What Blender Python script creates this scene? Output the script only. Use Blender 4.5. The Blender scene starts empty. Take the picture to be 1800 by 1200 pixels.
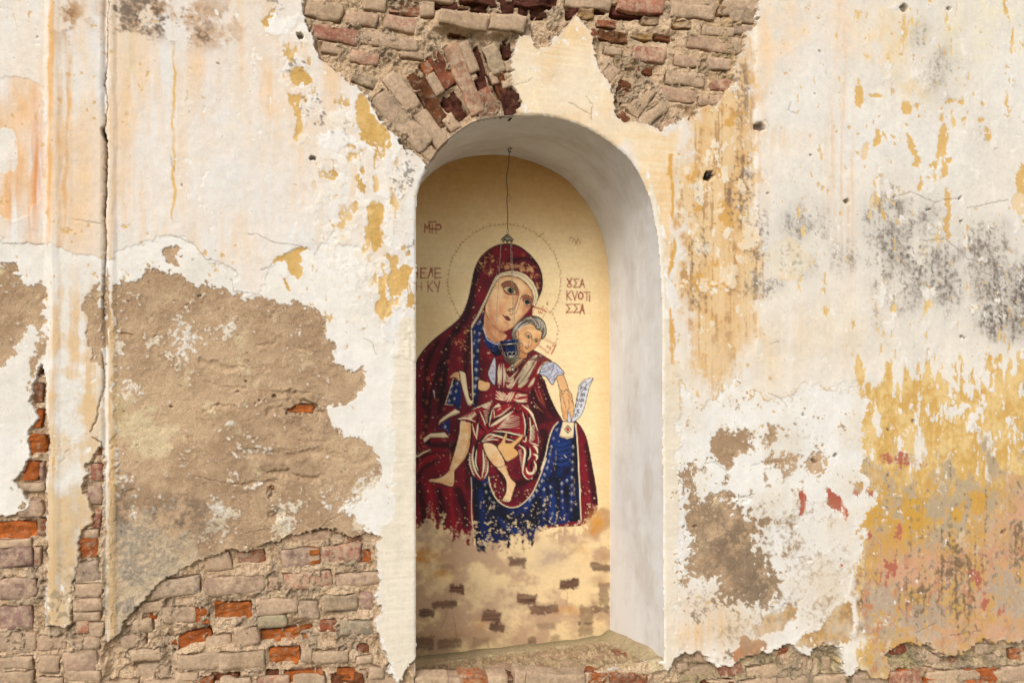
import bpy, bmesh, math, random
import numpy as np

# ------------------------------------------------------------------ camera
EYE = 2.30            # camera height above the ground
D0 = 3.10             # distance from camera to the wall face (wall lies in the plane Y = 0)
TH = math.radians(14) # camera yaw against the wall normal
NICHE_D = 0.72
scene = bpy.context.scene
cam_d = bpy.data.cameras.new('camera'); cam = bpy.data.objects.new('camera', cam_d)
scene.collection.objects.link(cam)
cam.location = (0, -D0, EYE); cam.rotation_euler = (math.pi/2, 0, -TH)
cam_d.sensor_width = 36; cam_d.lens = 24; cam_d.clip_end = 2000
scene.camera = cam
# ------------------------------------------------------------------ light
world = bpy.data.worlds.new('World'); scene.world = world; world.use_nodes = True
SUN_EL, SUN_AZ = math.radians(38), math.radians(212)   # azimuth clockwise from +Y: behind the camera, to the left
wn = world.node_tree.nodes; wl = world.node_tree.links
sky = wn.new('ShaderNodeTexSky'); sky.sky_type = 'NISHITA'; sky.sun_disc = False
sky.sun_elevation = SUN_EL; sky.sun_rotation = SUN_AZ; sky.dust_density = 4.0; sky.air_density = 1.0
hs = wn.new('ShaderNodeHueSaturation'); hs.inputs['Saturation'].default_value = 0.22   # overcast: nearly grey sky
wl.new(sky.outputs[0], hs.inputs['Color']); wl.new(hs.outputs[0], wn['Background'].inputs['Color'])
wn['Background'].inputs['Strength'].default_value = 0.145
sd = bpy.data.lights.new('sun', 'SUN'); sd.energy = 1.25; sd.angle = math.radians(24); sd.color = (1.0, 0.985, 0.965)
so = bpy.data.objects.new('sun', sd); scene.collection.objects.link(so)
_dx, _dy, _dz = math.sin(SUN_AZ)*math.cos(SUN_EL), math.cos(SUN_AZ)*math.cos(SUN_EL), math.sin(SUN_EL)
from mathutils import Vector
so.rotation_euler = Vector((_dx, _dy, _dz)).to_track_quat('Z', 'Y').to_euler(); so.location = (-4, -6, 8)
vs = scene.view_settings; vs.view_transform = 'Standard'; vs.look = 'None'; vs.gamma = 1; vs.use_curve_mapping = False
vs.exposure = 0.20

# ------------------------------------------------------------------ helpers
COL = scene.collection
rng = np.random.default_rng(7); random.seed(7)
K = 0.84
def lin(c):
    c = np.asarray(c, np.float32)/255.0
    return np.where(c <= 0.04045, c/12.92, ((c+0.055)/1.055)**2.4).astype(np.float32)
def alb(*c): return lin(c)*K
def w2(x, y, d=0.0):
    """a point of the plane d metres behind the wall face that the photograph shows at pixel x, y"""
    ph = math.atan((x-900)/1200); b = TH+ph; D = D0+d
    return D*math.tan(b), EYE+(600-y)/1200*D*math.cos(ph)/math.cos(b)
def tag(o, label=None, cat=None, group=None, kind=None):
    if label: o['label'] = label
    if cat: o['category'] = cat
    if group: o['group'] = group
    if kind: o['kind'] = kind
    return o
def empty(name, loc=(0, 0, 0)):
    o = bpy.data.objects.new(name, None); COL.objects.link(o); o.location = loc; o.empty_display_size = 0.2
    return o
def mesh_obj(name, V, F, mat, parent=None, smooth=True, col=None):
    me = bpy.data.meshes.new(name)
    V = np.asarray(V, np.float32); F = np.asarray(F, np.int32)
    me.vertices.add(len(V)); me.vertices.foreach_set('co', V.ravel())
    k = F.shape[1]
    me.loops.add(F.size); me.loops.foreach_set('vertex_index', F.ravel())
    me.polygons.add(len(F)); me.polygons.foreach_set('loop_start', np.arange(0, F.size, k, dtype=np.int32))
    me.polygons.foreach_set('loop_total', np.full(len(F), k, np.int32))
    me.polygons.foreach_set('use_smooth', np.full(len(F), smooth))
    me.update(calc_edges=True)
    if col is not None:
        a = me.color_attributes.new('Col', 'FLOAT_COLOR', 'POINT')
        c4 = np.ones((len(V), 4), np.float32); c4[:, :3] = col; a.data.foreach_set('color', c4.ravel())
    me.materials.append(mat)
    o = bpy.data.objects.new(name, me); COL.objects.link(o)
    if parent: o.parent = parent
    return o
def bm_obj(name, bm, mat, parent=None, smooth=True):
    me = bpy.data.meshes.new(name); bm.to_mesh(me); bm.free()
    for p in me.polygons: p.use_smooth = smooth
    me.materials.append(mat)
    o = bpy.data.objects.new(name, me); COL.objects.link(o)
    if parent: o.parent = parent
    return o

# ------------------------------------------------------------------ noise
_tabs = {}
def vnoise(u, v, seed):
    if seed not in _tabs: _tabs[seed] = np.random.default_rng(seed).random((256, 256), dtype=np.float32)*2-1
    T = _tabs[seed]
    iu = np.floor(u); iv = np.floor(v); fu = (u-iu).astype(np.float32); fv = (v-iv).astype(np.float32)
    iu = iu.astype(np.int32) & 255; iv = iv.astype(np.int32) & 255
    iu1 = (iu+1) & 255; iv1 = (iv+1) & 255
    fu = fu*fu*(3-2*fu); fv = fv*fv*(3-2*fv)
    a = T[iv, iu]; b = T[iv, iu1]; c = T[iv1, iu]; d = T[iv1, iu1]
    a = a+(b-a)*fu; c = c+(d-c)*fu
    return a+(c-a)*fv
def fbm(u, v, su, sv, octv, seed, gain=0.55):
    r = None; amp = 1.0
    u = u/su; v = v/sv; iso = su == sv
    for k in range(octv):
        if iso:
            ca, sa = math.cos(.6+1.1*k), math.sin(.6+1.1*k); uu, vv = u*ca-v*sa, u*sa+v*ca
        else: uu, vv = u, v
        n = vnoise(uu*(2.03**k)+17.3*k, vv*(2.03**k)-9.1*k, seed+k*101)*amp
        r = n if r is None else r+n
        amp *= gain
    return ((r-r.mean())/r.std()).astype(np.float32)
def sstep(a, b, x):
    t = np.clip((x-a)/(b-a), 0, 1); return t*t*(3-2*t)

# ------------------------------------------------------------------ materials
def new_mat(name):
    m = bpy.data.materials.new(name); m.use_nodes = True
    return m, m.node_tree.nodes, m.node_tree.links, m.node_tree.nodes['Principled BSDF']
def attr_mat(name, rough=0.92, bump=0.25, scale=260.0, grain=0.12, coarse=60.0, cb=0.15, dist=0.0015):
    m, n, l, b = new_mat(name)
    at = n.new('ShaderNodeAttribute'); at.attribute_name = 'Col'
    tc = n.new('ShaderNodeTexCoord')
    nz = n.new('ShaderNodeTexNoise'); nz.inputs['Scale'].default_value = scale; nz.inputs['Detail'].default_value = 3
    nc = n.new('ShaderNodeTexNoise'); nc.inputs['Scale'].default_value = coarse; nc.inputs['Detail'].default_value = 4
    l.new(tc.outputs['Object'], nz.inputs['Vector']); l.new(tc.outputs['Object'], nc.inputs['Vector'])
    mr = n.new('ShaderNodeMapRange'); mr.inputs['From Min'].default_value = 0.3; mr.inputs['From Max'].default_value = 0.7
    mr.inputs['To Min'].default_value = 1-grain; mr.inputs['To Max'].default_value = 1+grain
    l.new(nz.outputs['Fac'], mr.inputs['Value'])
    mx = n.new('ShaderNodeVectorMath'); mx.operation = 'SCALE'
    l.new(at.outputs['Color'], mx.inputs[0]); l.new(mr.outputs[0], mx.inputs['Scale'])
    l.new(mx.outputs[0], b.inputs['Base Color'])
    ad = n.new('ShaderNodeMath'); ad.operation = 'MULTIPLY_ADD'; ad.inputs[1].default_value = cb
    l.new(nc.outputs['Fac'], ad.inputs[0]); l.new(nz.outputs['Fac'], ad.inputs[2])
    bp = n.new('ShaderNodeBump'); bp.inputs['Strength'].default_value = bump; bp.inputs['Distance'].default_value = dist
    l.new(ad.outputs[0], bp.inputs['Height']); l.new(bp.outputs[0], b.inputs['Normal'])
    b.inputs['Roughness'].default_value = rough; b.inputs['Specular IOR Level'].default_value = 0.25
    return m
M_PLASTER = attr_mat('limewashed_plaster', 0.9, 0.22, 260, 0.07, 70, 0.8, 0.0022)
M_RENDER = attr_mat('sandy_render', 0.97, 0.8, 280, 0.26, 110, 0.7, 0.004)
M_MORTAR = attr_mat('crumbling_mortar', 0.98, 0.95, 170, 0.34, 70, 0.8, 0.007)
M_MURAL = attr_mat('mural_paint', 0.62, 0.12, 220, 0.05, 30, 1.0, 0.0015)
def brick_mat(name, bump, dist, film_hi):
    m, n, l, b = new_mat(name)
    oi = n.new('ShaderNodeObjectInfo'); tc = n.new('ShaderNodeTexCoord')
    ofs = n.new('ShaderNodeVectorMath'); ofs.operation = 'ADD'
    sc = n.new('ShaderNodeVectorMath'); sc.operation = 'SCALE'; sc.inputs['Scale'].default_value = 37.0
    cmb = n.new('ShaderNodeCombineXYZ')
    for k in range(3): l.new(oi.outputs['Random'], cmb.inputs[k])
    l.new(cmb.outputs[0], sc.inputs[0]); l.new(tc.outputs['Object'], ofs.inputs[0]); l.new(sc.outputs[0], ofs.inputs[1])
    def noise(s, d, r=0.6):
        q = n.new('ShaderNodeTexNoise'); q.inputs['Scale'].default_value = s; q.inputs['Detail'].default_value = d
        q.inputs['Roughness'].default_value = r; l.new(ofs.outputs[0], q.inputs['Vector']); return q
    n1, n2, n3 = noise(16, 8, .7), noise(34, 9, 0.72), noise(210, 5, .7)
    # tonal drift inside the fired clay
    dk = n.new('ShaderNodeMapRange'); dk.inputs[1].default_value = 0.3; dk.inputs[2].default_value = 0.7
    dk.inputs[3].default_value = 0.62; dk.inputs[4].default_value = 1.35; l.new(n1.outputs['Fac'], dk.inputs[0])
    gr = n.new('ShaderNodeMapRange'); gr.inputs[1].default_value = 0.3; gr.inputs[2].default_value = 0.7
    gr.inputs[3].default_value = 0.72; gr.inputs[4].default_value = 1.25; l.new(n3.outputs['Fac'], gr.inputs[0])
    mu = n.new('ShaderNodeMath'); mu.operation = 'MULTIPLY'; l.new(dk.outputs[0], mu.inputs[0]); l.new(gr.outputs[0], mu.inputs[1])
    c1 = n.new('ShaderNodeVectorMath'); c1.operation = 'SCALE'
    l.new(oi.outputs['Color'], c1.inputs[0]); l.new(mu.outputs[0], c1.inputs['Scale'])
    # lime and mortar film left on the face; its amount is the alpha of the object colour
    th = n.new('ShaderNodeMath'); th.operation = 'SUBTRACT'; th.inputs[0].default_value = 0.78
    am = n.new('ShaderNodeMath'); am.operation = 'MULTIPLY'; am.inputs[1].default_value = 0.56
    l.new(oi.outputs['Alpha'], am.inputs[0]); l.new(am.outputs[0], th.inputs[1])
    df = n.new('ShaderNodeMath'); df.operation = 'SUBTRACT'; l.new(n2.outputs['Fac'], df.inputs[0]); l.new(th.outputs[0], df.inputs[1])
    fm = n.new('ShaderNodeMapRange'); fm.inputs[1].default_value = -0.05; fm.inputs[2].default_value = 0.10
    fm.inputs[3].default_value = 0.0; fm.inputs[4].default_value = film_hi; l.new(df.outputs[0], fm.inputs[0])
    mix = n.new('ShaderNodeMix'); mix.data_type = 'RGBA'
    l.new(fm.outputs[0], mix.inputs['Factor']); l.new(c1.outputs[0], mix.inputs['A'])
    fc = alb(196, 170, 138); fcol = n.new('ShaderNodeMix'); fcol.data_type = 'RGBA'; n4 = noise(60, 8, .75)
    fcol.inputs['A'].default_value = (*[float(v) for v in alb(184, 150, 118)], 1); fcol.inputs['B'].default_value = (*[float(v) for v in alb(226, 198, 166)], 1)
    fr_ = n.new('ShaderNodeMapRange'); fr_.inputs[1].default_value = .35; fr_.inputs[2].default_value = .65; l.new(n4.outputs['Fac'], fr_.inputs[0]); l.new(fr_.outputs[0], fcol.inputs['Factor'])
    l.new(fcol.outputs['Result'], mix.inputs['B'])
    # pits and soot specks in the face
    n5 = noise(75, 9, .8); pm = n.new('ShaderNodeMapRange'); pm.inputs[1].default_value = .56; pm.inputs[2].default_value = .70
    pm.inputs[3].default_value = 1.0; pm.inputs[4].default_value = .45; l.new(n5.outputs['Fac'], pm.inputs[0])
    n6 = noise(9, 4, .6); pb = n.new('ShaderNodeMapRange'); pb.inputs[1].default_value = .35; pb.inputs[2].default_value = .65
    pb.inputs[3].default_value = .80; pb.inputs[4].default_value = 1.16; l.new(n6.outputs['Fac'], pb.inputs[0])
    pp = n.new('ShaderNodeMath'); pp.operation = 'MULTIPLY'; l.new(pm.outputs[0], pp.inputs[0]); l.new(pb.outputs[0], pp.inputs[1])
    c2 = n.new('ShaderNodeVectorMath'); c2.operation = 'SCALE'; l.new(mix.outputs['Result'], c2.inputs[0]); l.new(pp.outputs[0], c2.inputs['Scale'])
    l.new(c2.outputs[0], b.inputs['Base Color'])
    bs = n.new('ShaderNodeMath'); bs.operation = 'MULTIPLY_ADD'; bs.inputs[1].default_value = 1.3
    l.new(n2.outputs['Fac'], bs.inputs[0]); l.new(n3.outputs['Fac'], bs.inputs[2])
    bp = n.new('ShaderNodeBump'); bp.inputs['Strength'].default_value = bump; bp.inputs['Distance'].default_value = dist
    l.new(bs.outputs[0], bp.inputs['Height']); l.new(bp.outputs[0], b.inputs['Normal'])
    b.inputs['Roughness'].default_value = 0.93; b.inputs['Specular IOR Level'].default_value = 0.25
    return m
M_BRICK = brick_mat('weathered_brick', 0.8, 0.007, 0.86)
M_BROKEN = brick_mat('broken_brick', 1.0, 0.012, 0.8)
def noise_mat(name, ca, cb, scale, rough=0.85, bump=0.2, dist=0.002, metal=0.0, detail=6):
    m, n, l, b = new_mat(name)
    tc = n.new('ShaderNodeTexCoord'); q = n.new('ShaderNodeTexNoise'); q.inputs['Scale'].default_value = scale
    q.inputs['Detail'].default_value = detail; l.new(tc.outputs['Object'], q.inputs['Vector'])
    r = n.new('ShaderNodeValToRGB'); r.color_ramp.elements[0].position = 0.32; r.color_ramp.elements[1].position = 0.68
    r.color_ramp.elements[0].color = (*[float(v) for v in ca], 1); r.color_ramp.elements[1].color = (*[float(v) for v in cb], 1)
    l.new(q.outputs['Fac'], r.inputs[0]); l.new(r.outputs[0], b.inputs['Base Color'])
    bp = n.new('ShaderNodeBump'); bp.inputs['Strength'].default_value = bump; bp.inputs['Distance'].default_value = dist
    l.new(q.outputs['Fac'], bp.inputs['Height']); l.new(bp.outputs[0], b.inputs['Normal'])
    b.inputs['Roughness'].default_value = rough; b.inputs['Metallic'].default_value = metal
    b.inputs['Specular IOR Level'].default_value = 0.3
    return m

# ------------------------------------------------------------------ ground
M_GROUND = noise_mat('trodden_earth', (0.10, 0.095, 0.06), (0.20, 0.17, 0.115), 1.4, 0.97, 0.5, 0.02)
g = mesh_obj('ground', [(-300, -300, 0), (300, -300, 0), (300, 300, 0), (-300, 300, 0)], [(0, 1, 2, 3)], M_GROUND, None, False)
tag(g, kind='structure')

# ------------------------------------------------------------------ the wall as a sheet of fine relief
PX = np.concatenate([np.arange(-430, -30, 14.0), np.arange(-30, 1830, 1.56), np.arange(1830, 2160, 14.0)])
PY = np.concatenate([np.arange(-430, -30, 14.0), np.arange(-30, 1230, 1.56), np.arange(1230, 1340, 3.0), np.arange(1340, 1800, 10.0)])
W, H = len(PX), len(PY)
_b = TH+np.arctan((PX-900)/1200); WX1 = D0*np.tan(_b); ZC = D0*np.cos(_b-TH)/np.cos(_b)
gx, gy = np.meshgrid(PX.astype(np.float32), PY.astype(np.float32))
WX = np.broadcast_to(WX1[None, :], (H, W)).astype(np.float32)
WZ = (EYE+(600-PY)[:, None]/1200*ZC[None, :]).astype(np.float32)
U = WX*370; V = -WZ*370            # wall coordinates in units of 2.7 mm
nA = fbm(U, V, 150, 150, 6, 11); nB = fbm(U, V, 70, 70, 6, 12)
nM = fbm(U, V, 26, 26, 5, 13); nN = fbm(U, V, 26, 34, 5, 14)
nF = fbm(U, V, 7, 7, 3, 15); nS = fbm(U, V, 3.4, 3.4, 2, 16)
nV = fbm(U, V, 7, 110, 4, 17); nV2 = fbm(U, V, 22, 160, 4, 18); nV3 = fbm(U, V, 14, 44, 5, 19)
nH = fbm(U, V, 90, 4, 3, 20)
wx1, wy1 = fbm(U, V, 24, 24, 4, 31), fbm(U, V, 24, 24, 4, 32)
wx2, wy2 = fbm(U, V, 5, 5, 2, 33), fbm(U, V, 5, 5, 2, 34)

def seg_sdf(pts, qx, qy):
    d2 = np.full(qx.shape, 1e9, np.float32); ins = np.zeros(qx.shape, bool)
    P = np.asarray(pts, np.float32); n = len(P)
    for i in range(n):
        ax, ay = P[i]; bx, by = P[(i+1) % n]; ex, ey = bx-ax, by-ay
        L = ex*ex+ey*ey
        if L == 0: continue
        px, py = qx-ax, qy-ay
        t = np.clip((px*ex+py*ey)/L, 0, 1)
        dx, dy = px-t*ex, py-t*ey
        np.minimum(d2, dx*dx+dy*dy, out=d2)
        if ay != by:
            c = ((ay <= qy) & (qy < by)) | ((by <= qy) & (qy < ay))
            ins ^= c & (qx < ax+(qy-ay)*ex/ey)
    d = np.sqrt(d2); return np.where(ins, d, -d)
def sdf(pts, a1=3.0, a2=1.2, pad=45):
    P = np.asarray(pts, np.float32)
    i0 = np.searchsorted(PX, P[:, 0].min()-pad); i1 = np.searchsorted(PX, P[:, 0].max()+pad)
    j0 = np.searchsorted(PY, P[:, 1].min()-pad); j1 = np.searchsorted(PY, P[:, 1].max()+pad)
    out = np.full((H, W), -pad, np.float32); s = (slice(j0, j1), slice(i0, i1))
    out[s] = seg_sdf(P, gx[s]+a1*wx1[s]+a2*wx2[s], gy[s]+a1*wy1[s]+a2*wy2[s])
    return out
def ell(cx, cy, rx, ry, ang=0, a1=2.5, a2=1.2):
    c, s = math.cos(math.radians(ang)), math.sin(math.radians(ang))
    dx = gx+a1*wx1+a2*wx2-cx; dy = gy+a1*wy1+a2*wy2-cy
    r = np.sqrt(((dx*c+dy*s)/rx)**2+((-dx*s+dy*c)/ry)**2)
    return (1-r)*min(rx, ry)
def blob(cx, cy, rx, ry, ang=0):
    c, s = math.cos(math.radians(ang)), math.sin(math.radians(ang))
    dx = gx-cx; dy = gy-cy
    return np.exp(-((dx*c+dy*s)/rx)**2-((-dx*s+dy*c)/ry)**2)
def blobs(lst):
    r = np.zeros((H, W), np.float32)
    for q in lst:
        a = q[4] if len(q) > 4 else 1.0; ang = q[5] if len(q) > 5 else 0
        np.maximum(r, blob(q[0], q[1], q[2], q[3], ang)*a, out=r)
    return r
def line_d(pts, a1=0.6, a2=0.5, pad=20):
    P = np.asarray(pts, np.float32)
    i0 = np.searchsorted(PX, P[:, 0].min()-pad); i1 = np.searchsorted(PX, P[:, 0].max()+pad)
    j0 = np.searchsorted(PY, P[:, 1].min()-pad); j1 = np.searchsorted(PY, P[:, 1].max()+pad)
    out = np.full((H, W), 99, np.float32); s = (slice(j0, j1), slice(i0, i1))
    qx = gx[s]+a1*wx1[s]+a2*wx2[s]; qy = gy[s]+a1*wy1[s]+a2*wy2[s]
    d2 = np.full(qx.shape, 1e6, np.float32)
    for (ax, ay), (bx, by) in zip(P[:-1], P[1:]):
        ex, ey = bx-ax, by-ay; px, py = qx-ax, qy-ay
        t = np.clip((px*ex+py*ey)/(ex*ex+ey*ey+1e-6), 0, 1)
        np.minimum(d2, (px-t*ex)**2+(py-t*ey)**2, out=d2)
    out[s] = np.sqrt(d2); return out

def gate(b, lo=.06, hi=.4): return sstep(lo, hi, b)
C = np.empty((H, W, 3), np.float32); HT = np.zeros((H, W), np.float32)
def lay(mask, c):
    m = np.clip(mask, 0, 1)[..., None]
    C[...] = C*(1-m)+(alb(*c) if isinstance(c, tuple) else c)*m
def mixc(ca, cb, t): t = np.clip(t, 0, 1)[..., None]; return alb(*ca)*(1-t)+alb(*cb)*t

# --- base limewash with drifting tints
C[...] = mixc((236, 223, 207), (231, 227, 221), 0.5+0.35*nA+0.15*nM)
C[...] = C*(1-np.clip(.55*sstep(.3, 1.3, nB+.3*nM), 0, 1)[..., None])+alb(228, 222, 212)*np.clip(.55*sstep(.3, 1.3, nB+.3*nM), 0, 1)[..., None]
right = sstep(1180, 1345, gx)
lay(right*0.85, mixc((237, 227, 211), (229, 221, 208), 0.5+0.3*nB))
upl = (1-sstep(700, 760, gx))*(1-sstep(400, 520, gy))
lay(upl*0.5*sstep(-0.2, 1.6, nV2+.4*nA), (236, 207, 170))
lay(upl*0.22*sstep(0.0, 1.8, nV+.3*nM), (226, 186, 138))
lay(blobs([(470, 150, 95, 120, .75), (395, 120, 80, 70, .55), (330, 240, 40, 200, .35), (230, 250, 30, 260, .5), (130, 330, 40, 200, .45), (600, 120, 60, 100, .5)])*(0.72+0.35*nV2+.15*nM), (233, 192, 142))
lay(blobs([(375, 200, 45, 55, .7), (395, 315, 55, 55, .7), (345, 330, 30, 60, .5), (350, 180, 30, 40, .5), (480, 330, 60, 60, .5)])*(0.75+0.3*nM), (226, 221, 214))
# left strip: peach rain streaks on the exposed old coat
s = sdf([(8, 128), (38, 132), (62, 140), (73, 190), (75, 300), (72, 345), (40, 380), (20, 385), (0, 375), (-60, 370), (-60, 150)], 2.5, 1)
lay(sstep(0, 2, s)*(0.55+0.35*nV2), (233, 188, 138)); HT -= 0.002*sstep(0, 2, s)
s = sdf([(0, 222), (22, 235), (30, 265), (28, 295), (10, 300), (-50, 290), (-50, 220)], 3, 1.5); lay(sstep(0, 2, s), (234, 226, 214))
lay(blob(55, 300, 14, 130)*(0.4+0.4*nV), (218, 150, 92)); lay(blob(15, 345, 14, 60)*(0.4+0.4*nV), (220, 158, 100))
lay(blobs([(40, 60, 50, 60, .6)]), (232, 222, 206))
# orange stripes that run down beside the pilaster edge
fade = 1-0.75*sstep(380, 560, gy)
lay(sstep(9, 2, np.abs(gx-(90-gy*0.012)+.8*wx1))*fade*(.6+.2*nV2), (222, 174, 116))
lay(sstep(9, 3, np.abs(gx-118+gy*0.012+3*wx1))*sstep(0.0, 0.9, nV2+0.5-0.8*np.abs(gy-200)/220)*(gy < 480)*.8, (224, 168, 106))
lay(sstep(3.2, 1, np.abs(gx-305+1.5*wx1))*sstep(-0.6, 0.4, nV2+0.2)*sstep(40, 90, gy)*(1-sstep(440, 475, gy)), (225, 184, 112))
lay(blobs([(104, 540, 5, 34, 1), (108, 472, 9, 14, .9), (110, 490, 5, 8, .9)])*sstep(-0.8, .2, nM+.4), (219, 162, 92))
lay(sstep(5, 2, np.abs(gx-196))*sstep(420, 520, gy)*(1-sstep(1000, 1150, gy))*0.7, (222, 186, 132))
pl = sstep(76, 84, gx)*(1-sstep(176, 182, gx))
lay(pl*blobs([(112, 200, 16, 300, .5), (100, 560, 14, 200, .55), (120, 760, 30, 120, .6), (150, 720, 24, 90, .5), (108, 900, 12, 120, .6)])*np.clip(.65+.5*nV+.3*nM, 0, 1.2), (216, 172, 116))
lay(blobs([(196, 650, 7, 260, .85), (197, 300, 6, 300, .35)])*np.clip(.7+.35*nV+.2*nM, 0, 1), (214, 172, 116))
# mould along the top
tm = blobs([(225, 22, 26, 26, 1.25), (262, 40, 26, 22, 1.1), (240, 8, 40, 20, 1.0)])
lay(blobs([(300, 25, 120, 38, 1), (370, 62, 60, 26, .8), (420, 40, 60, 40, .5), (125, 25, 28, 42, 1.0), (98, 15, 12, 60, .8)])*sstep(-0.9, 1.2, nM+0.4*nF), (186, 143, 96))
lay(np.clip(gate(tm)*(tm*.65+.22*nF+.2*nS+.2*nM-.08), 0, .85), (106, 94, 86))
lay(blobs([(290, 35, 110, 30, 1), (350, 62, 60, 18, 1), (118, 30, 18, 28, .8)])*sstep(0.3, 1.8, nF*.8+0.3*nM+.5*nS)*.85, (112, 92, 76))
lay(blob(228, 110, 10, 55)*0.45*sstep(-1, 1, nV), (196, 190, 150))

# --- white lower coat under the broken edge of the upper coat
edge = [(-430, 420), (0, 424), (75, 430), (185, 455), (225, 440), (268, 420), (305, 413), (345, 432), (362, 455), (390, 462), (415, 480), (408, 500), (415, 513), (455, 515), (470, 480), (476, 462), (500, 452), (512, 440), (540, 434), (560, 440), (566, 425), (590, 405), (600, 425), (640, 440), (662, 468), (664, 560), (690, 620), (740, 640), (745, 1800), (-430, 1800)]
sW = sdf(edge, 3.5, 1.5)
mW = sstep(-0.3, 1.0, sW)
lay(mW, mixc((238, 232, 222), (230, 222, 209), 0.45+0.35*nB+0.2*nM)); HT -= 0.0025*mW
# --- flaking ochre / white zone left of the niche
zone = blobs([(520, 110, 45, 70, .55), (545, 190, 30, 50, .6), (600, 200, 45, 60, .5), (620, 300, 60, 60, .75), (665, 260, 45, 55, .7), (660, 390, 45, 70, .95), (700, 500, 42, 70, 1.15), (555, 300, 40, 50, .4), (600, 390, 40, 40, .5), (722, 600, 20, 40, .7), (640, 330, 25, 90, .8)])
nK = fbm(U, V, 15, 20, 5, 41); nK2 = fbm(U, V, 11, 17, 5, 42)
zone2 = np.maximum(zone, blobs([(575, 265, 50, 40, .9), (610, 270, 60, 40, 1), (690, 300, 30, 90, .9), (600, 440, 60, 60, .7), (640, 200, 40, 60, .7), (520, 60, 26, 40, .8), (660, 520, 40, 90, .8), (560, 360, 30, 50, .5)]))
white = gate(zone2, .15, .5)*sstep(.80, .92, nK*0.7+zone2*1.0+0.25*nM+.12*nF); lay(white, mixc((241, 235, 225), (234, 222, 204), .4+.4*nM)); HT += 0.0014*white
och = gate(zone, .15, .5)*sstep(1.02, 1.12, nK2*0.55+0.40*nV3+zone*1.0+.12*nF); lay(och, mixc((206, 166, 100), (222, 188, 130), 0.5+0.4*nM)); HT -= 0.0018*och
for pts in ([(474, 462), (482, 452), (498, 449), (515, 442), (525, 435), (542, 432), (530, 444), (532, 468), (536, 482), (528, 490), (520, 480), (512, 478), (506, 462), (490, 458)],
            [(498, 490), (502, 510), (508, 508), (504, 490)], [(505, 124), (520, 118), (535, 125), (550, 135), (553, 142), (535, 146), (532, 150), (512, 147), (506, 138)],
            [(508, 166), (528, 166), (528, 195), (532, 220), (524, 248), (517, 240), (516, 215), (509, 190)],
            [(630, 165), (640, 170), (655, 200), (680, 225), (690, 245), (688, 258), (668, 262), (655, 250), (640, 248), (630, 215), (625, 180)],
            [(662, 492), (678, 490), (680, 520), (686, 540), (680, 560), (662, 562), (656, 545), (664, 520)],
            [(686, 470), (710, 465), (722, 470), (718, 500), (705, 520), (690, 518), (684, 500)], [(712, 570), (722, 570), (720, 602), (712, 596)],
            [(645, 360), (672, 352), (680, 372), (668, 400), (672, 425), (662, 440), (652, 425), (648, 395)], [(470, 20), (482, 18), (482, 30), (466, 45), (458, 35)]):
    s = sdf(pts, 2.2, 1.0); m = sstep(-.3, 0.8, s); lay(m, mixc((208, 166, 94), (220, 182, 118), 0.5+0.35*nM)); HT -= 0.0018*m
for pts in ([(470, 22), (500, 28), (520, 30), (528, 22), (532, 30), (520, 40), (505, 60), (482, 60), (465, 50)], [(560, 240), (600, 225), (640, 250), (660, 262), (650, 270), (620, 258), (590, 268), (565, 258)],
            [(600, 470), (622, 462), (632, 480), (628, 510), (612, 512), (606, 490)]):
    s = sdf(pts, 3, 1.5); m = sstep(-.3, .8, s); lay(m, (240, 234, 224)); HT += 0.0012*m
dk = blobs([(520, 115, 22, 14, .8), (556, 205, 18, 18, .8), (600, 225, 20, 20, .5), (700, 320, 14, 30, .9), (718, 300, 12, 30, 1), (722, 420, 10, 40, .6), (545, 180, 25, 20, .6), (480, 10, 20, 14, .6)])
lay(gate(dk)*np.clip(sstep(0.6, 1.7, nF*0.5+nS*.45+dk*.9), 0, .8), (128, 116, 108))

# --- smooth new plaster around the niche
bandL = sdf([(700, 560), (745, 560), (745, 1800), (705, 1800), (700, 1230), (694, 1200), (686, 1180), (690, 1165), (673, 1135), (668, 1120), (661, 1095), (672, 1075), (664, 1050), (670, 1030), (662, 1010), (666, 985), (660, 945), (664, 930), (690, 900), (688, 830), (694, 760), (684, 700), (690, 640)], 2.0, 1.5)
mBL = sstep(0, 5, bandL)
bandR = sdf([(1140, 300), (1168, 420), (1176, 620), (1196, 640), (1200, 800), (1190, 960), (1196, 1060), (1197, 1110), (1190, 1158), (1174, 1182), (1150, 1185), (1140, 800)], 1.2, 1.2)
mBR = sstep(0, 2.5, bandR)
arch = sdf([(905, 60), (915, 60), (938, 68), (958, 78), (972, 60), (1013, 25), (1042, 60), (1052, 115), (1082, 160), (1086, 200), (1140, 224), (1168, 236), (1200, 225), (1190, 330), (1178, 420), (1172, 520), (1150, 500), (1110, 260), (900, 260), (895, 150)], 3, 1)
mAR = sstep(-6, 14, arch)
lay(mAR, mixc((240, 217, 180), (233, 198, 150), 0.4+0.35*nB+0.2*nH)); lay(mAR*blobs([(1000, 160, 60, 60, .6), (1060, 215, 50, 30, .5), (930, 110, 30, 60, .5)]), (238, 226, 204))
mB = np.maximum(mBL, mBR)
lay(mB, mixc((235, 223, 202), (228, 215, 193), 0.45+0.12*nH+0.2*nA)); HT += 0.001*mB
lay(sstep(4.5, 1.5, np.abs(bandL-2))*sstep(0.1, .6, nM)*(gy > 900), (240, 236, 230))
lay(sstep(4, 1.0, np.abs(bandR-1))*sstep(0.3, .8, nM), (240, 236, 228))

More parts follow.
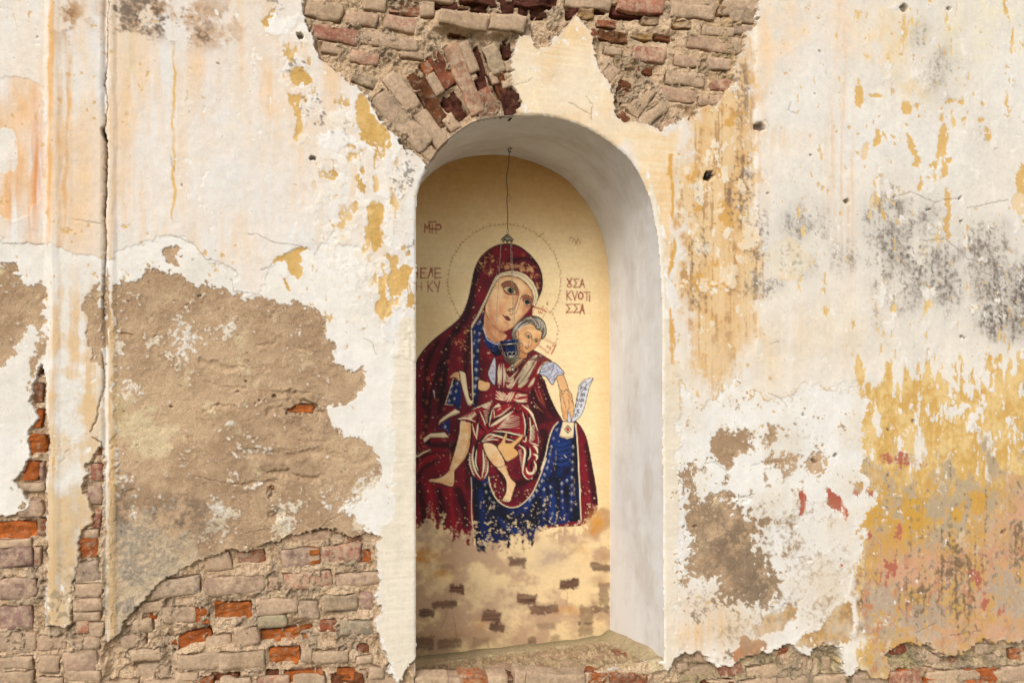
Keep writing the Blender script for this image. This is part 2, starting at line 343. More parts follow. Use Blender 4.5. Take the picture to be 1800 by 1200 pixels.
# --- rust stained column right of the arch
rust = sdf([(1216, 215), (1228, 190), (1280, 170), (1296, 110), (1318, 60), (1330, 300), (1334, 480), (1332, 560), (1300, 640), (1262, 690), (1225, 640), (1205, 560), (1195, 450), (1190, 330)], 8, 2)
mR = sstep(-14, 18, rust)
lay(mR*.92, mixc((233, 198, 146), (220, 172, 106), 0.40+0.35*nV2+0.2*nM+.1*nF))
lay(mR*sstep(0.0, 1.8, nV+0.3*nM+.5*nF)*0.75, (170, 128, 82))
lay(mR*sstep(1.3, 1.45, nN+0.35*nV3+.2*nF), (237, 220, 192)); HT += 0.001*mR*sstep(1.3, 1.45, nN+0.35*nV3+.2*nF)
lay(mR*sstep(1.2, 1.4, nM+0.4*nV3), (212, 164, 92))
gm = blobs([(1300, 170, 16, 60, .9), (1290, 340, 14, 55, .7), (1310, 330, 20, 70, .8), (1330, 430, 22, 60, 1), (1325, 500, 32, 24, 1.3), (1220, 370, 14, 45, .7), (1228, 440, 18, 60, .6), (1230, 520, 20, 25, .6)])
lay(np.clip(gate(gm)*(gm*.45+.26*nF+.22*nS+.18*nV-.15), 0, .8), (120, 104, 92))
lay(sstep(6, 2, np.abs(gx-1180+2*wx1))*sstep(.1, .6, nV3)*(gy > 270)*(gy < 640), (216, 166, 86))
for (x, y, r) in [(1265, 375, 7), (1302, 325, 9), (1262, 348, 5), (1190, 375, 6), (1200, 500, 7), (1240, 498, 6), (1320, 420, 16), (1280, 480, 14), (1222, 405, 6), (1300, 452, 8), (1245, 330, 5)]:
    m = sstep(-.3, .8, ell(x, y, r, r*1.3, 0, 4.5, 2)); lay(m*0.8, (237, 217, 186)); HT += 0.0012*m
# --- big whitewashed field on the right
lay(blobs([(1385, 55, 60, 70, .85), (1345, 80, 16, 100, .9), (1475, 65, 60, 45, .7), (1420, 20, 90, 40, .6)])*(0.75+0.25*nM), (238, 206, 166))
lay(blobs([(1565, 65, 36, 55, .8), (1578, 40, 25, 30, .6), (1590, 150, 50, 20, .7, 35)])*(0.7+.35*nM), (231, 200, 146))
lay(blobs([(1720, 55, 90, 90, .8), (1690, 130, 60, 40, .5)])*(0.7+.3*nM), (231, 220, 190))
lay(blobs([(1478, 200, 12, 220, .7), (1493, 300, 8, 180, .6), (1460, 260, 20, 120, .4), (1370, 240, 50, 25, .5), (1345, 250, 14, 120, .5)])*(0.5+0.45*nV), (228, 190, 146))
lay(blobs([(1430, 120, 60, 90, .5), (1380, 190, 50, 40, .5), (1520, 240, 50, 50, .5), (1770, 130, 40, 60, .6), (1640, 260, 50, 50, .5)]), (230, 227, 221))
for (x, y, rx, ry, an) in [(1508, 172, 9, 17, 0), (1540, 167, 8, 4, 10), (1594, 190, 7, 10, 20), (1611, 187, 5, 4, 0), (1668, 180, 14, 4, -8), (1690, 181, 6, 7, 0), (1692, 210, 4, 4, 0), (1540, 243, 8, 19, 12), (1556, 241, 3, 7, 0), (1602, 262, 7, 28, -22), (1608, 292, 5, 7, 0), (1656, 255, 9, 40, 3), (1642, 290, 10, 5, 0), (1660, 300, 5, 14, 0), (1662, 355, 6, 24, 0), (1664, 395, 6, 26, 0), (1734, 235, 6, 14, 0), (1518, 270, 7, 17, 0), (1730, 185, 4, 5, 20), (1668, 285, 4, 6, 0), (1540, 352, 14, 16, 0), (1794, 320, 12, 30, 0), (1792, 358, 16, 20, 0), (1615, 325, 4, 14, 0), (1652, 200, 3, 14, 0), (1725, 213, 4, 4, 0), (1610, 205, 3, 3, 0)]:
    m = sstep(-.3, .7, ell(x, y, rx, ry, an, 2.2, 1)); pale = (x, y) in ((1518, 270), (1540, 352), (1792, 358))
    lay(m, (233, 206, 166) if pale else (220, 180, 112)); HT -= 0.0014*m
gm = blobs([(1545, 400, 38, 60, .75), (1570, 360, 40, 50, .9), (1590, 450, 60, 80, 1.0), (1555, 470, 40, 60, .9), (1640, 470, 50, 50, .9), (1625, 390, 40, 50, .65), (1730, 440, 60, 60, .75), (1770, 560, 60, 36, 1.45), (1790, 520, 40, 60, 1.2), (1740, 500, 40, 50, .9), (1665, 500, 30, 60, .9), (1420, 395, 55, 45, .72), (1415, 470, 40, 30, .6), (1480, 450, 40, 40, .6), (1350, 500, 30, 20, .9), (1730, 250, 26, 40, .65), (1650, 130, 40, 70, .5), (1620, 70, 25, 40, .55), (1580, 520, 50, 40, .7), (1540, 560, 20, 30, .5)])
lay(np.clip(gm*(.40+.16*nM+.12*nA), 0, .6), (178, 167, 152))
lay(np.clip(gate(gm, .1, .6)*(gm*.40+.16*nS+.20*nF+.12*nV+.14*nM+.08*nA-.12), 0, .8), (114, 102, 92))
lay(gate(gm, .5, 1.)*sstep(1.2, 2.4, gm*1.0+0.34*nV+0.4*nF+.35*nS)*.7, (88, 80, 74))
m = sstep(-.5, 1, ell(1385, 455, 38, 40, 0, 3, 1.4)); lay(m*0.5, mixc((236, 222, 196), (232, 205, 160), 0.5+.4*nM)); q_ = blob(1390, 452, 18, 22); lay(gate(q_)*sstep(.6, 1.5, nF+q_)*.6, (170, 160, 140))
# peach lower part of that coat and its broken lower edge
lay(blobs([(1320, 600, 26, 80, .8), (1350, 620, 60, 80, .6), (1440, 590, 120, 60, .45), (1240, 640, 60, 60, .6)])*(0.8+.25*nV2), (233, 207, 170))
w2e = [(1192, 650), (1216, 700), (1222, 705), (1240, 705), (1262, 690), (1285, 690), (1303, 650), (1314, 655), (1322, 700), (1345, 698), (1390, 706), (1405, 690), (1430, 672), (1450, 676), (1480, 675), (1512, 672), (1520, 700), (1522, 800), (1520, 830), (1545, 870), (1524, 910), (1515, 960), (1506, 1010), (1478, 1060), (1450, 1100), (1430, 1090), (1400, 1130), (1380, 1145), (1200, 1160), (1190, 1100), (1200, 900)]
s2 = sdf(w2e, 6, 2.5)+1.5*nM; m2 = sstep(-.3, 1, s2)
lay(m2, mixc((238, 233, 224), (229, 219, 203), 0.4+0.4*nB+.2*nM)); HT -= 0.002*m2
lay(sstep(3, 0.5, np.abs(s2+1.5))*sstep(0.2, .8, nV3)*(gy < 730), (216, 176, 112))
# ochre field far right
og = sstep(560, 720, gy)*sstep(1495, 1530, gx)
ochf = sstep(0.55, 0.72, og*1.6+0.42*nV3+0.30*nV2+0.16*nM+.10*nF-0.35)*(gx > 1400)*(s2 < 1)
lay(ochf, mixc((214, 171, 96), (226, 194, 134), 0.45+.35*nM+.2*nF+.15*nV)); HT -= 0.0015*ochf
gp = sstep(1.2, 1.35, nN*0.6+0.40*nV3+.3*nK+blobs([(1590, 770, 30, 40, .9), (1700, 740, 60, 50, .9), (1760, 680, 50, 60, .6), (1545, 775, 14, 24, .7), (1665, 800, 16, 20, .8), (1750, 790, 50, 14, .8), (1720, 640, 50, 40, .5)]))*sstep(1520, 1545, gx)*(1-sstep(800, 830, gy))
lay(gp, (234, 226, 214)); HT += 0.0015*gp
# mixed bare patches, pink and grey below it
low = sstep(795, 855, gy+26*nN+14*nK)*sstep(1500, 1535, gx+8*wx1)*(s2 < 1)
lay(low, mixc((208, 164, 92), (198, 172, 138), 0.5+.45*nN+.3*nF))
lay(low*sstep(.9, 1.2, nK*.6+.5*nM+.2*nF)*.7, (220, 202, 174))
lay(low*sstep(920, 980, gy)*sstep(.2, .9, nN*.6+.4*nK2+.2*nF)*.75, (196, 122, 84))
lay(low*sstep(0.0, 0.5, nN*.6+.25*nF+blobs([(1585, 860, 40, 40, 1), (1700, 860, 45, 70, 1.2), (1640, 900, 26, 50, .9), (1680, 830, 60, 20, 1), (1760, 820, 50, 20, .9), (1640, 960, 40, 24, .9)])*1.5-0.75), (188, 166, 134))
lay(sstep(0, .25, blobs([(1605, 905, 32, 40, 1), (1575, 940, 40, 60, .8), (1725, 880, 30, 30, .9), (1680, 905, 14, 20, .9), (1540, 900, 22, 60, .7)])+.2*nM-.42)*low, (208, 160, 74))
lay(low*blobs([(1590, 1010, 70, 40, .95), (1650, 985, 80, 30, .85), (1770, 960, 40, 70, .9), (1790, 880, 24, 60, .9), (1740, 1040, 40, 60, .8), (1720, 1110, 110, 30, 1), (1780, 1090, 40, 50, .8), (1575, 985, 20, 40, .7)])*(0.75+.3*nM), (212, 162, 128))
lay(low*.8*sstep(-.1, .35, .25*nF+blobs([(1550, 1050, 34, 40, 1), (1625, 1085, 44, 34, 1), (1765, 1040, 36, 42, 1), (1790, 1060, 24, 40, 1), (1515, 1100, 20, 30, .7)])+.22*nM-.45), mixc((170, 157, 142), (192, 172, 146), .5+.4*nF))
lay(low*.85*sstep(0.3, 1.7, blobs([(1680, 1000, 50, 50, 1.1), (1620, 1045, 40, 40, .9), (1690, 1060, 30, 40, 1.0), (1480, 1100, 40, 40, .9), (1790, 950, 20, 50, .9), (1510, 1040, 20, 50, .9), (1660, 950, 40, 30, .7)])*1.2+.42*nF+.25*nV), (112, 90, 64))
red = blobs([(1575, 805, 26, 12, 1.1), (1600, 815, 40, 10, .8), (1565, 1000, 30, 22, .9), (1545, 1020, 20, 20, .8), (1530, 865, 10, 16, 1), (1720, 1010, 14, 30, .9), (1735, 1060, 14, 26, .9), (1760, 1075, 12, 16, .8), (1578, 935, 10, 16, .9), (1555, 860, 8, 14, .8), (1770, 860, 10, 24, .7), (1530, 940, 6, 12, .8)])
lay(gate(red, .1, .5)*sstep(0.75, 1.15, red*1.0+.32*nV3+.25*nF), (182, 108, 86))
for pts in ([(1403, 868), (1412, 862), (1417, 870), (1414, 905), (1406, 908), (1404, 890)], [(1452, 862), (1460, 858), (1480, 875), (1495, 905), (1490, 918), (1478, 900), (1456, 884)], [(1500, 860), (1512, 868), (1508, 876), (1496, 866)], [(1478, 990), (1487, 990), (1484, 997), (1477, 996)]):
    m = sstep(-.3, .8, sdf(pts, 1.5, 1)); lay(m, mixc((178, 92, 70), (206, 146, 126), sstep(.2, 1.0, nV))); HT -= .0015*m
for pts in ([(1345, 1078), (1370, 1072), (1388, 1062), (1404, 1068), (1402, 1085), (1375, 1104), (1330, 1120), (1325, 1100)], [(1450, 1090), (1480, 1060), (1495, 1060), (1500, 1130), (1440, 1135), (1400, 1140), (1410, 1125)], [(1450, 858), (1458, 852), (1456, 870)], [(1498, 850), (1515, 855), (1518, 872), (1500, 870)]):
    m = sstep(-.5, 1.2, sdf(pts, 3, 1.4)); lay(m*(.8+.15*nM), mixc((202, 156, 84), (168, 130, 82), .5+.5*nF+.2*nM)); HT -= .0015*m
lay(blobs([(1225, 1115, 34, 40, .95), (1260, 1100, 40, 50, .7), (1215, 1070, 20, 40, .6)])*(0.85+.2*nV), (230, 190, 138))
lay((gy > 1030)*(gx > 1190)*(gx < 1470)*sstep(1.0, 1.6, blobs([(1220, 1085, 30, 24, .9), (1330, 1075, 50, 30, .8), (1275, 1150, 30, 20, .9), (1440, 1080, 12, 30, .7), (1430, 1070, 10, 30, .7)])*1.1+.4*nF+.2*nM), (142, 122, 100))
lay(sstep(-.5, 1, sdf([(1305, 1125), (1330, 1118), (1352, 1128), (1345, 1148), (1312, 1160), (1295, 1165), (1290, 1150), (1302, 1140)], 3, 1)), mixc((188, 128, 84), (150, 112, 78), .5+.4*nF))

# --- bare sandy render, each patch a part of its own
SAND = mixc((202, 171, 136), (172, 142, 110), 0.42+0.35*nA+0.30*nM+.16*nF)
P_MAIN = [(206, 500), (220, 493), (230, 488), (263, 475), (293, 477), (320, 490), (350, 497), (377, 503), (411, 514), (460, 526), (512, 537), (561, 545), (569, 575), (576, 601), (591, 639), (610, 650), (640, 650), (642, 672), (629, 695), (606, 712), (572, 706), (580, 736), (599, 766), (644, 779), (655, 792), (665, 801), (669, 818), (662, 840), (648, 862), (625, 880), (610, 905), (640, 930), (668, 945), (640, 975), (480, 1000), (300, 1060), (220, 1130), (190, 1140), (190, 900), (205, 760), (200, 620)]
PATCH = [P_MAIN,
         [(-430, 480), (-40, 474), (8, 467), (24, 470), (34, 486), (40, 498), (60, 496), (70, 490), (74, 560), (70, 640), (52, 670), (46, 700), (44, 690), (52, 640), (60, 600), (56, 580), (44, 570), (38, 600), (20, 618), (4, 640), (-40, 660), (-430, 660)],
         [(137, 530), (147, 508), (165, 502), (174, 510), (178, 560), (181, 640), (176, 650), (160, 635), (150, 620), (147, 590), (152, 560), (140, 548)],
         [(181, 490), (191, 462), (194, 520), (190, 600), (182, 620)],
         [(278, 440), (296, 433), (312, 434), (322, 441), (312, 452), (306, 465), (290, 460), (278, 455)],
         [(1240, 770), (1262, 755), (1290, 765), (1308, 762), (1326, 778), (1316, 800), (1295, 806), (1285, 820), (1265, 815), (1248, 806)],
         [(1347, 765), (1356, 748), (1385, 742), (1390, 750), (1375, 765), (1368, 775), (1352, 780)],
         [(1372, 800), (1420, 792), (1446, 795), (1452, 815), (1448, 832), (1430, 842), (1412, 830), (1405, 810), (1345, 820), (1340, 815)],
         [(1204, 850), (1208, 820), (1220, 830), (1215, 852), (1240, 880), (1262, 860), (1278, 852), (1282, 868), (1300, 880), (1312, 900), (1332, 908), (1336, 950), (1326, 975), (1360, 1000), (1378, 1020), (1370, 1050), (1345, 1062), (1300, 1058), (1270, 1055), (1262, 1020), (1240, 1010), (1214, 1010), (1204, 1025), (1204, 1000), (1212, 960), (1206, 900)]]
CRUMB = [1.3, 1.6, 1.2, .5, 1.2, 2.2, 3.2, 3.2, 4.5]
RID = np.zeros((H, W), np.int16)
rend = np.zeros((H, W), np.float32)
for k, (pts, cr) in enumerate(zip(PATCH, CRUMB)):
    s = sdf(pts, 4, 1.6)+cr*(1.6*nF+1.0*nM+.6*nS)
    m = sstep(-0.8, 0.8, s); RID[(m > .5)] = k+1; np.maximum(rend, m, out=rend)
extra = sstep(1.25, 1.6, nM*.45+nF*.45+1.15*blobs([(1260, 1000, 60, 60, .7), (1370, 940, 30, 50, .7), (1410, 830, 60, 30, .8), (1430, 745, 40, 14, .9), (1240, 930, 30, 60, .9), (1400, 1040, 26, 40, .7), (1480, 835, 30, 14, .9), (1360, 915, 22, 30, .8)])*1.1)*(s2 > 2)*(1-mB)
lay(extra*.9, SAND*0.92)
lay(rend, SAND)
HT -= rend*0.004
grain = rend*(nF*0.0005+nM*0.0006+nB*0.0008); HT += grain
# scattered pits in the render
pits = np.maximum(sstep(2.3, 2.8, nF+0.25*nM), sstep(2.25, 2.6, nS+.3*nN)*.7)*rend; HT -= pits*0.006; lay(pits*.6, (120, 92, 64))
# thicker smears of lime left on it
spk = blobs([(330, 600, 34, 28, 1.1), (318, 575, 14, 22, .9), (405, 575, 12, 20, .9), (515, 585, 20, 10, .7), (275, 605, 16, 6, .8), (206, 610, 14, 22, 1), (405, 745, 10, 8, .9), (225, 690, 26, 20, .8), (210, 840, 18, 40, .6), (232, 900, 12, 34, 1), (385, 895, 26, 26, 1.2), (375, 935, 26, 24, .9), (500, 920, 24, 30, 1.2), (515, 890, 20, 12, .8), (610, 890, 40, 20, 1.1), (645, 860, 26, 30, 1.1), (640, 920, 30, 14, 1), (450, 790, 24, 10, .8), (420, 800, 20, 6, .6), (310, 895, 16, 14, .7), (440, 850, 30, 16, .6), (1240, 850, 20, 16, .5), (560, 860, 40, 10, .6), (270, 940, 30, 60, .55), (310, 990, 34, 40, .7), (230, 1000, 26, 60, .5)])
smear = sstep(.62, 1.0, spk*1.1+.26*nF+.16*nM+.2*nS)*rend
lay(smear*.92, mixc((234, 225, 210), (222, 203, 172), sstep(860, 980, gy)+.3*nM)); HT += smear*.001
lay(rend*sstep(.2, .7, blobs([(265, 775, 40, 30, .9), (240, 745, 30, 30, .8), (225, 700, 20, 24, .7), (270, 720, 20, 10, .5)])+.25*nN-.1), (216, 193, 154))
# damp grey and moss tones
lay(rend*blobs([(310, 920, 70, 34, 1), (280, 905, 40, 24, .8), (215, 900, 20, 40, .9), (1290, 960, 60, 80, .8), (1330, 1030, 50, 50, .9), (1240, 900, 30, 60, .4), (470, 820, 60, 20, .3), (330, 900, 50, 30, .9), (205, 940, 20, 60, .8)])*sstep(-1.4, .9, nM+.6*nF), (126, 108, 90))
cq = sstep(-6, 10, sdf([(188, 900), (215, 930), (250, 900), (262, 930), (290, 935), (300, 950), (330, 940), (345, 960), (370, 975), (300, 1020), (230, 1095), (188, 1130)], 6, 2))*rend
lay(cq*(.75+.2*nM), mixc((216, 194, 160), (186, 166, 138), .45+.35*nM+.25*nF)); lay(cq*np.clip(.2+.12*nF+.22*nS+.15*nB, 0, .6), (150, 136, 118))
lay(rend*blobs([(230, 1040, 50, 60, .7), (215, 970, 30, 80, .6)])*sstep(-.6, 1, nF+.4*nM), (150, 138, 124))
lay(blob(213, 725, 10, 26)*.25, (190, 176, 110))
lay(sstep(800, 960, gy+14*nM)*sstep(70, 84, gx)*(1-sstep(188, 204, gx))*(0.86+.14*nF), mixc((204, 182, 150), (176, 158, 134), .5+.4*nM+.2*nF))
lay(sstep(460, 600, gy)*sstep(8, 4, np.abs(gx-197))*(.75+.15*nV), (212, 176, 126))
lay(pl*(1-rend)*sstep(440, 560, gy)*np.clip(.30+.35*nV+.25*nM, 0, .8), (218, 180, 130)); lay(pl*(1-rend)*sstep(600, 800, gy)*sstep(9, 3, np.abs(gx-90))*(.6+.2*nV), (208, 172, 122))
lay(sstep(640, 800, gy+20*nM)*sstep(78, 90, gx)*(1-sstep(150, 190, gx))*(.35+.2*nM), (214, 188, 150))
lay(sstep(.6, 1.4, nF+.5*nM)*sstep(950, 1060, gy)*(gx > 78)*(gx < 200)*.6, (130, 118, 104))
lay(blobs([(150, 700, 40, 60, .5), (130, 760, 30, 40, .5), (120, 640, 20, 50, .4)])*sstep(-.6, 1, nM), (222, 186, 134))
# horizontal gouges where render follows the courses beneath
for (x0, y0, x1, y1, wd, dp) in [(352, 638, 432, 646, 5, .010), (440, 646, 470, 645, 4, .006), (455, 606, 500, 596, 4, .006), (355, 672, 430, 686, 3.5, .006), (462, 686, 545, 690, 5, .010), (358, 722, 385, 712, 6, .012), (385, 712, 412, 718, 4, .009), (470, 725, 515, 712, 7, .012), (515, 700, 560, 730, 12, .030), (430, 792, 520, 800, 9, .014), (470, 832, 560, 838, 5, .016), (410, 848, 480, 850, 4, .012), (535, 795, 560, 790, 7, .012), (480, 905, 492, 900, 9, .035), (560, 795, 650, 810, 5, .006), (214, 838, 226, 840, 6, .012), (214, 868, 226, 868, 6, .012), (218, 588, 230, 592, 4, .012), (520, 610, 540, 612, 3, .005), (1300, 872, 1316, 880, 4, .012), (1365, 920, 1395, 922, 3, .007), (1405, 978, 1430, 980, 2.5, .007)]:
    d = line_d([(x0, y0), ((x0+x1)/2, (y0+y1)/2+2), (x1, y1)], 2.6, 1.2)
    g_ = sstep(wd*1.35, wd*.1, d+1.5*nM); HT -= g_*dp*.6; lay(g_*.2, (150, 120, 86))
    d = line_d([(x0, y0+wd*2), (x1, y1+wd*2)], 2.6, 1.2); HT += sstep(wd*2.2, 0, d)*dp*.25
exposed = line_d([(518, 722), (540, 716), (552, 722)], 1, 1); m = sstep(6, 3, exposed)

# --- pilaster relief on the left, step of the coat on the right
prof = np.interp(gx+0.8*wx1, [60, 74, 80, 92, 100, 106, 176, 180, 184, 188, 192, 199, 206], [-.020, -.020, -.012, .004, .003, 0, 0, -.004, -.014, -.006, .006, .006, 0]).astype(np.float32)
HT += prof
HT += 0.006*sstep(1326, 1332, gx+1.0*wx1)*(1-sstep(560, 640, gy))
HT += 0.0008*nB+0.00025*nM+.00015*nF+0.00022*mB*nH

gw = blobs([(1385, 940, 40, 60, .9), (1420, 1000, 40, 60, .8), (1440, 900, 50, 40, .45), (1330, 960, 40, 80, .9), (1350, 1050, 60, 40, .9), (1440, 1060, 40, 40, .7), (1400, 760, 80, 20, .5), (1240, 1060, 40, 40, .7), (1300, 1110, 60, 30, .7), (1470, 985, 30, 50, .6), (640, 700, 40, 60, .2)])
lay(np.clip(gate(gw, .05, .5)*(gw*.45+.22*nF+.18*nS+.12*nM-.12), 0, .75)*(1-mB), (150, 128, 102))
lay(blobs([(1440, 1030, 50, 60, .7), (1330, 1110, 60, 40, .6), (1470, 940, 40, 50, .4)])*(gx < 1500)*.6, (222, 198, 164))
C *= np.clip(1+.018*nF+.010*nS+.018*nM+.008*nV, .8, 1.2)[..., None]
nC = fbm(U, V, 9, 13, 4, 43)
chip = sstep(2.05, 2.2, nC+.25*nN)*(1-mB)*(1-rend); lay(chip*.9, mixc((240, 233, 222), (214, 176, 116), sstep(-.2, .3, nA+.5*(gx > 1180)-.2))); HT -= chip*.0012
nE = fbm(U, V, 34, 34, 5, 44); hair = sstep(.035, .0, np.abs(nE+.15*nF))*sstep(.4, 1.2, nB)*(1-mB)*(1-rend); lay(hair*.30, (150, 122, 92)); HT -= hair*.0008
# --- cracks
def crack(pts, wd, dp, dirt=.7, c=(84, 62, 44), a1=.6, a2=.5):
    d = line_d(pts, a1, a2); m = sstep(wd, wd*.3, d)
    HT[...] -= m*dp; lay(m*dirt, c)
crack([(189, -60), (190, 33), (188, 100), (183, 147)], 1.5, .012); crack([(183, 147), (189, 173), (188, 190), (180, 230)], 1.5, .012)
crack([(180, 230), (183, 242), (186, 246), (185, 333), (183, 380)], 3.0, .022, .8); crack([(180, 225), (182, 240), (187, 248)], 3.6, .022, .8)
crack([(183, 380), (184, 440), (181, 480), (180, 560)], 1.8, .012, .6); crack([(178, 620), (182, 680), (170, 735), (158, 760)], 1.6, .008, .6); crack([(162, 770), (178, 778), (180, 800)], 1.6, .008)
for pts in ([(302, 414), (345, 432), (362, 455), (385, 460), (410, 472), (418, 482)], [(406, 490), (412, 512), (455, 516)], [(435, 411), (455, 413), (482, 427), (520, 430), (545, 440)], [(458, 474), (472, 470), (478, 462)], [(0, 428), (30, 426), (75, 429)], [(128, 386), (150, 390), (178, 393)],
            [(640, 595), (655, 602), (664, 625)], [(300, 275), (302, 290), (308, 300)], [(1030, 170), (1042, 185), (1040, 210)], [(905, 150), (925, 145), (936, 138)], [(1000, 180), (1020, 190), (1038, 200)],
            [(1230, 830), (1240, 815), (1255, 812), (1275, 825), (1285, 840)], [(1320, 820), (1345, 812), (1385, 810)], [(1278, 872), (1300, 876), (1328, 868)], [(1700, 367), (1730, 360), (1770, 352)], [(1565, 350), (1600, 338), (1640, 356), (1680, 348)], [(1390, 180), (1385, 195), (1398, 200)], [(1350, 690), (1372, 700), (1386, 715)], [(1352, 605), (1370, 600)], [(1622, 425), (1660, 420), (1700, 455), (1760, 470)],
            [(104, 812), (112, 803), (113, 794), (122, 788)], [(110, 1040), (108, 1060), (100, 1075)], [(380, 1000), (384, 990)], [(340, 835), (370, 845), (400, 848)], [(560, 930), (580, 915), (600, 905)], [(425, 940), (455, 932), (480, 925)], [(1328, 215), (1345, 212), (1352, 222)], [(1610, 1112), (1635, 1100), (1648, 1092)], [(1670, 1117), (1700, 1112), (1725, 1108)]):
    crack(pts, 1.15, .0025, .45)
for (x, y, r, dp) in [(527, 62, 7, .03), (553, 280, 6, .02), (1333, 222, 9, .03), (1247, 307, 9, .04), (1487, 355, 5, .02), (1587, 14, 6, .02), (1667, 18, 4, .02), (1687, 350, 4, .02), (1440, 90, 2, .01), (1688, 390, 3, .01), (1630, 367, 3, .015), (1608, 740, 3, .015), (1693, 592, 3, .015), (1350, 340, 3, .01), (1434, 165, 2, .01), (1424, 270, 3, .01), (350, 520, 3, .012), (300, 715, 3, .012), (1413, 730, 3, .012), (1470, 800, 4, .014), (1433, 810, 4, .012), (1222, 925, 3, .012), (1765, 935, 5, .01), (1560, 755, 2.5, .01), (430, 670, 3, .012), (482, 695, 4, .014), (415, 690, 3, .012), (455, 705, 3, .012), (60, 60, 2, .006), (340, 455, 2, .004), (385, 112, 2, .005), (320, 325, 2, .005), (16, 862, 2.5, .006)]:
    m = sstep(-1, 1.5, ell(x, y, r, r*.8, 0, 1.5, 1)); HT -= m*dp; lay(m*.75, (70, 54, 42))
sp = sstep(2.55, 2.9, nS+.3*nF)*(1-rend)*(1-mB); lay(sp*.5, (128, 106, 84))

# ------------------------------------------------------------------ where each brick lies (traced), kind of brick and depth of its face
TYPES = {  # colour, film, roughness of face (m), broken material
 'pale': ((192, 156, 130), .7, .003, 0), 'pink': ((190, 138, 112), .62, .003, 0), 'red': ((178, 116, 90), .56, .004, 0), 'redtan': ((182, 128, 98), .62, .004, 0),
 'tan': ((192, 160, 124), .75, .006, 0), 'grey': ((168, 148, 122), .55, .005, 0), 'blue': ((130, 122, 110), .55, .004, 0), 'purple': ((166, 130, 116), .55, .003, 0),
 'orange': ((206, 112, 50), .42, .007, 1), 'brown': ((136, 82, 50), .32, .010, 1), 'dark': ((108, 62, 46), .16, .016, 1), 'rust': ((164, 98, 66), .46, .006, 1), 'ochre': ((204, 160, 98), .6, .010, 1)}
BRICKS = []
def rec(*q): BRICKS.append(q)
def course(lst, org, sc, d=.022):
    for q in lst: rec(*q[:6], q[6] if len(q) > 6 else d, org, sc)
# above the niche, left half
course([(275, 75, 270, 120, 10, 'tan', .016), (545, 128, 240, 95, 9, 'pink'), (815, 163, 235, 105, 10, 'pink'), (845, 45, 225, 108, 5, 'rust', .03), (640, 30, 160, 80, 5, 'tan', .014), (1010, 60, 100, 110, 0, 'tan', .016),
 (360, 237, 330, 105, 11, 'red', .018), (740, 288, 420, 85, 9, 'pale', .016), (565, 405, 205, 88, 10, 'pink', .020), (340, 340, 160, 70, 10, 'pale', .022), (1260, 132, 350, 108, 9, 'tan', -.020), (1570, 155, 255, 112, 7, 'tan', -.016), (900, 380, 180, 60, 8, 'tan', .024),
 (1130, 22, 170, 60, 8, 'dark', .03), (1270, 50, 90, 60, 6, 'dark', .045), (1390, 40, 170, 80, 3, 'dark', .04), (1560, 45, 130, 112, 0, 'dark', .03), (1690, 50, 84, 112, 0, 'dark', .034), (1790, 60, 96, 104, 0, 'dark', .03), (1240, 235, 180, 40, 3, 'brown', .04),
 (1265, 555, 535, 108, 67, 'pink', .012), (1112, 485, 268, 115, 60, 'rust', .028), (1000, 468, 105, 72, 58, 'orange', .03), (1062, 592, 160, 80, 60, 'tan', .022), (1018, 700, 450, 108, 62, 'brown', .030), (1205, 742, 200, 140, 58, 'dark', .05),
 (820, 640, 310, 112, 50, 'pale', .010), (1030, 902, 290, 112, 53, 'tan', .012), (830, 850, 520, 140, 46, 'grey', .008), (1000, 1062, 130, 70, 42, 'tan', .014), (700, 720, 150, 70, 30, 'tan', .016), (1170, 860, 110, 90, 50, 'tan', .02), (560, 560, 180, 80, 20, 'grey', .018),
 (1300, 400, 220, 74, 68, 'tan', .018), (1372, 418, 235, 86, 70, 'dark', .034), (1472, 410, 210, 104, 68, 'grey', .016), (1572, 340, 130, 72, 80, 'dark', .034), (1578, 462, 80, 62, 82, 'tan', .02), (1408, 600, 150, 92, 66, 'dark', .03), (1442, 715, 200, 92, 65, 'rust', .018), (1520, 605, 180, 72, 75, 'brown', .026), (1590, 705, 210, 112, 78, 'dark', .018), (1470, 545, 90, 50, 70, 'tan', .022), (1370, 760, 120, 60, 66, 'pink', .016)], (500, 0), 4)
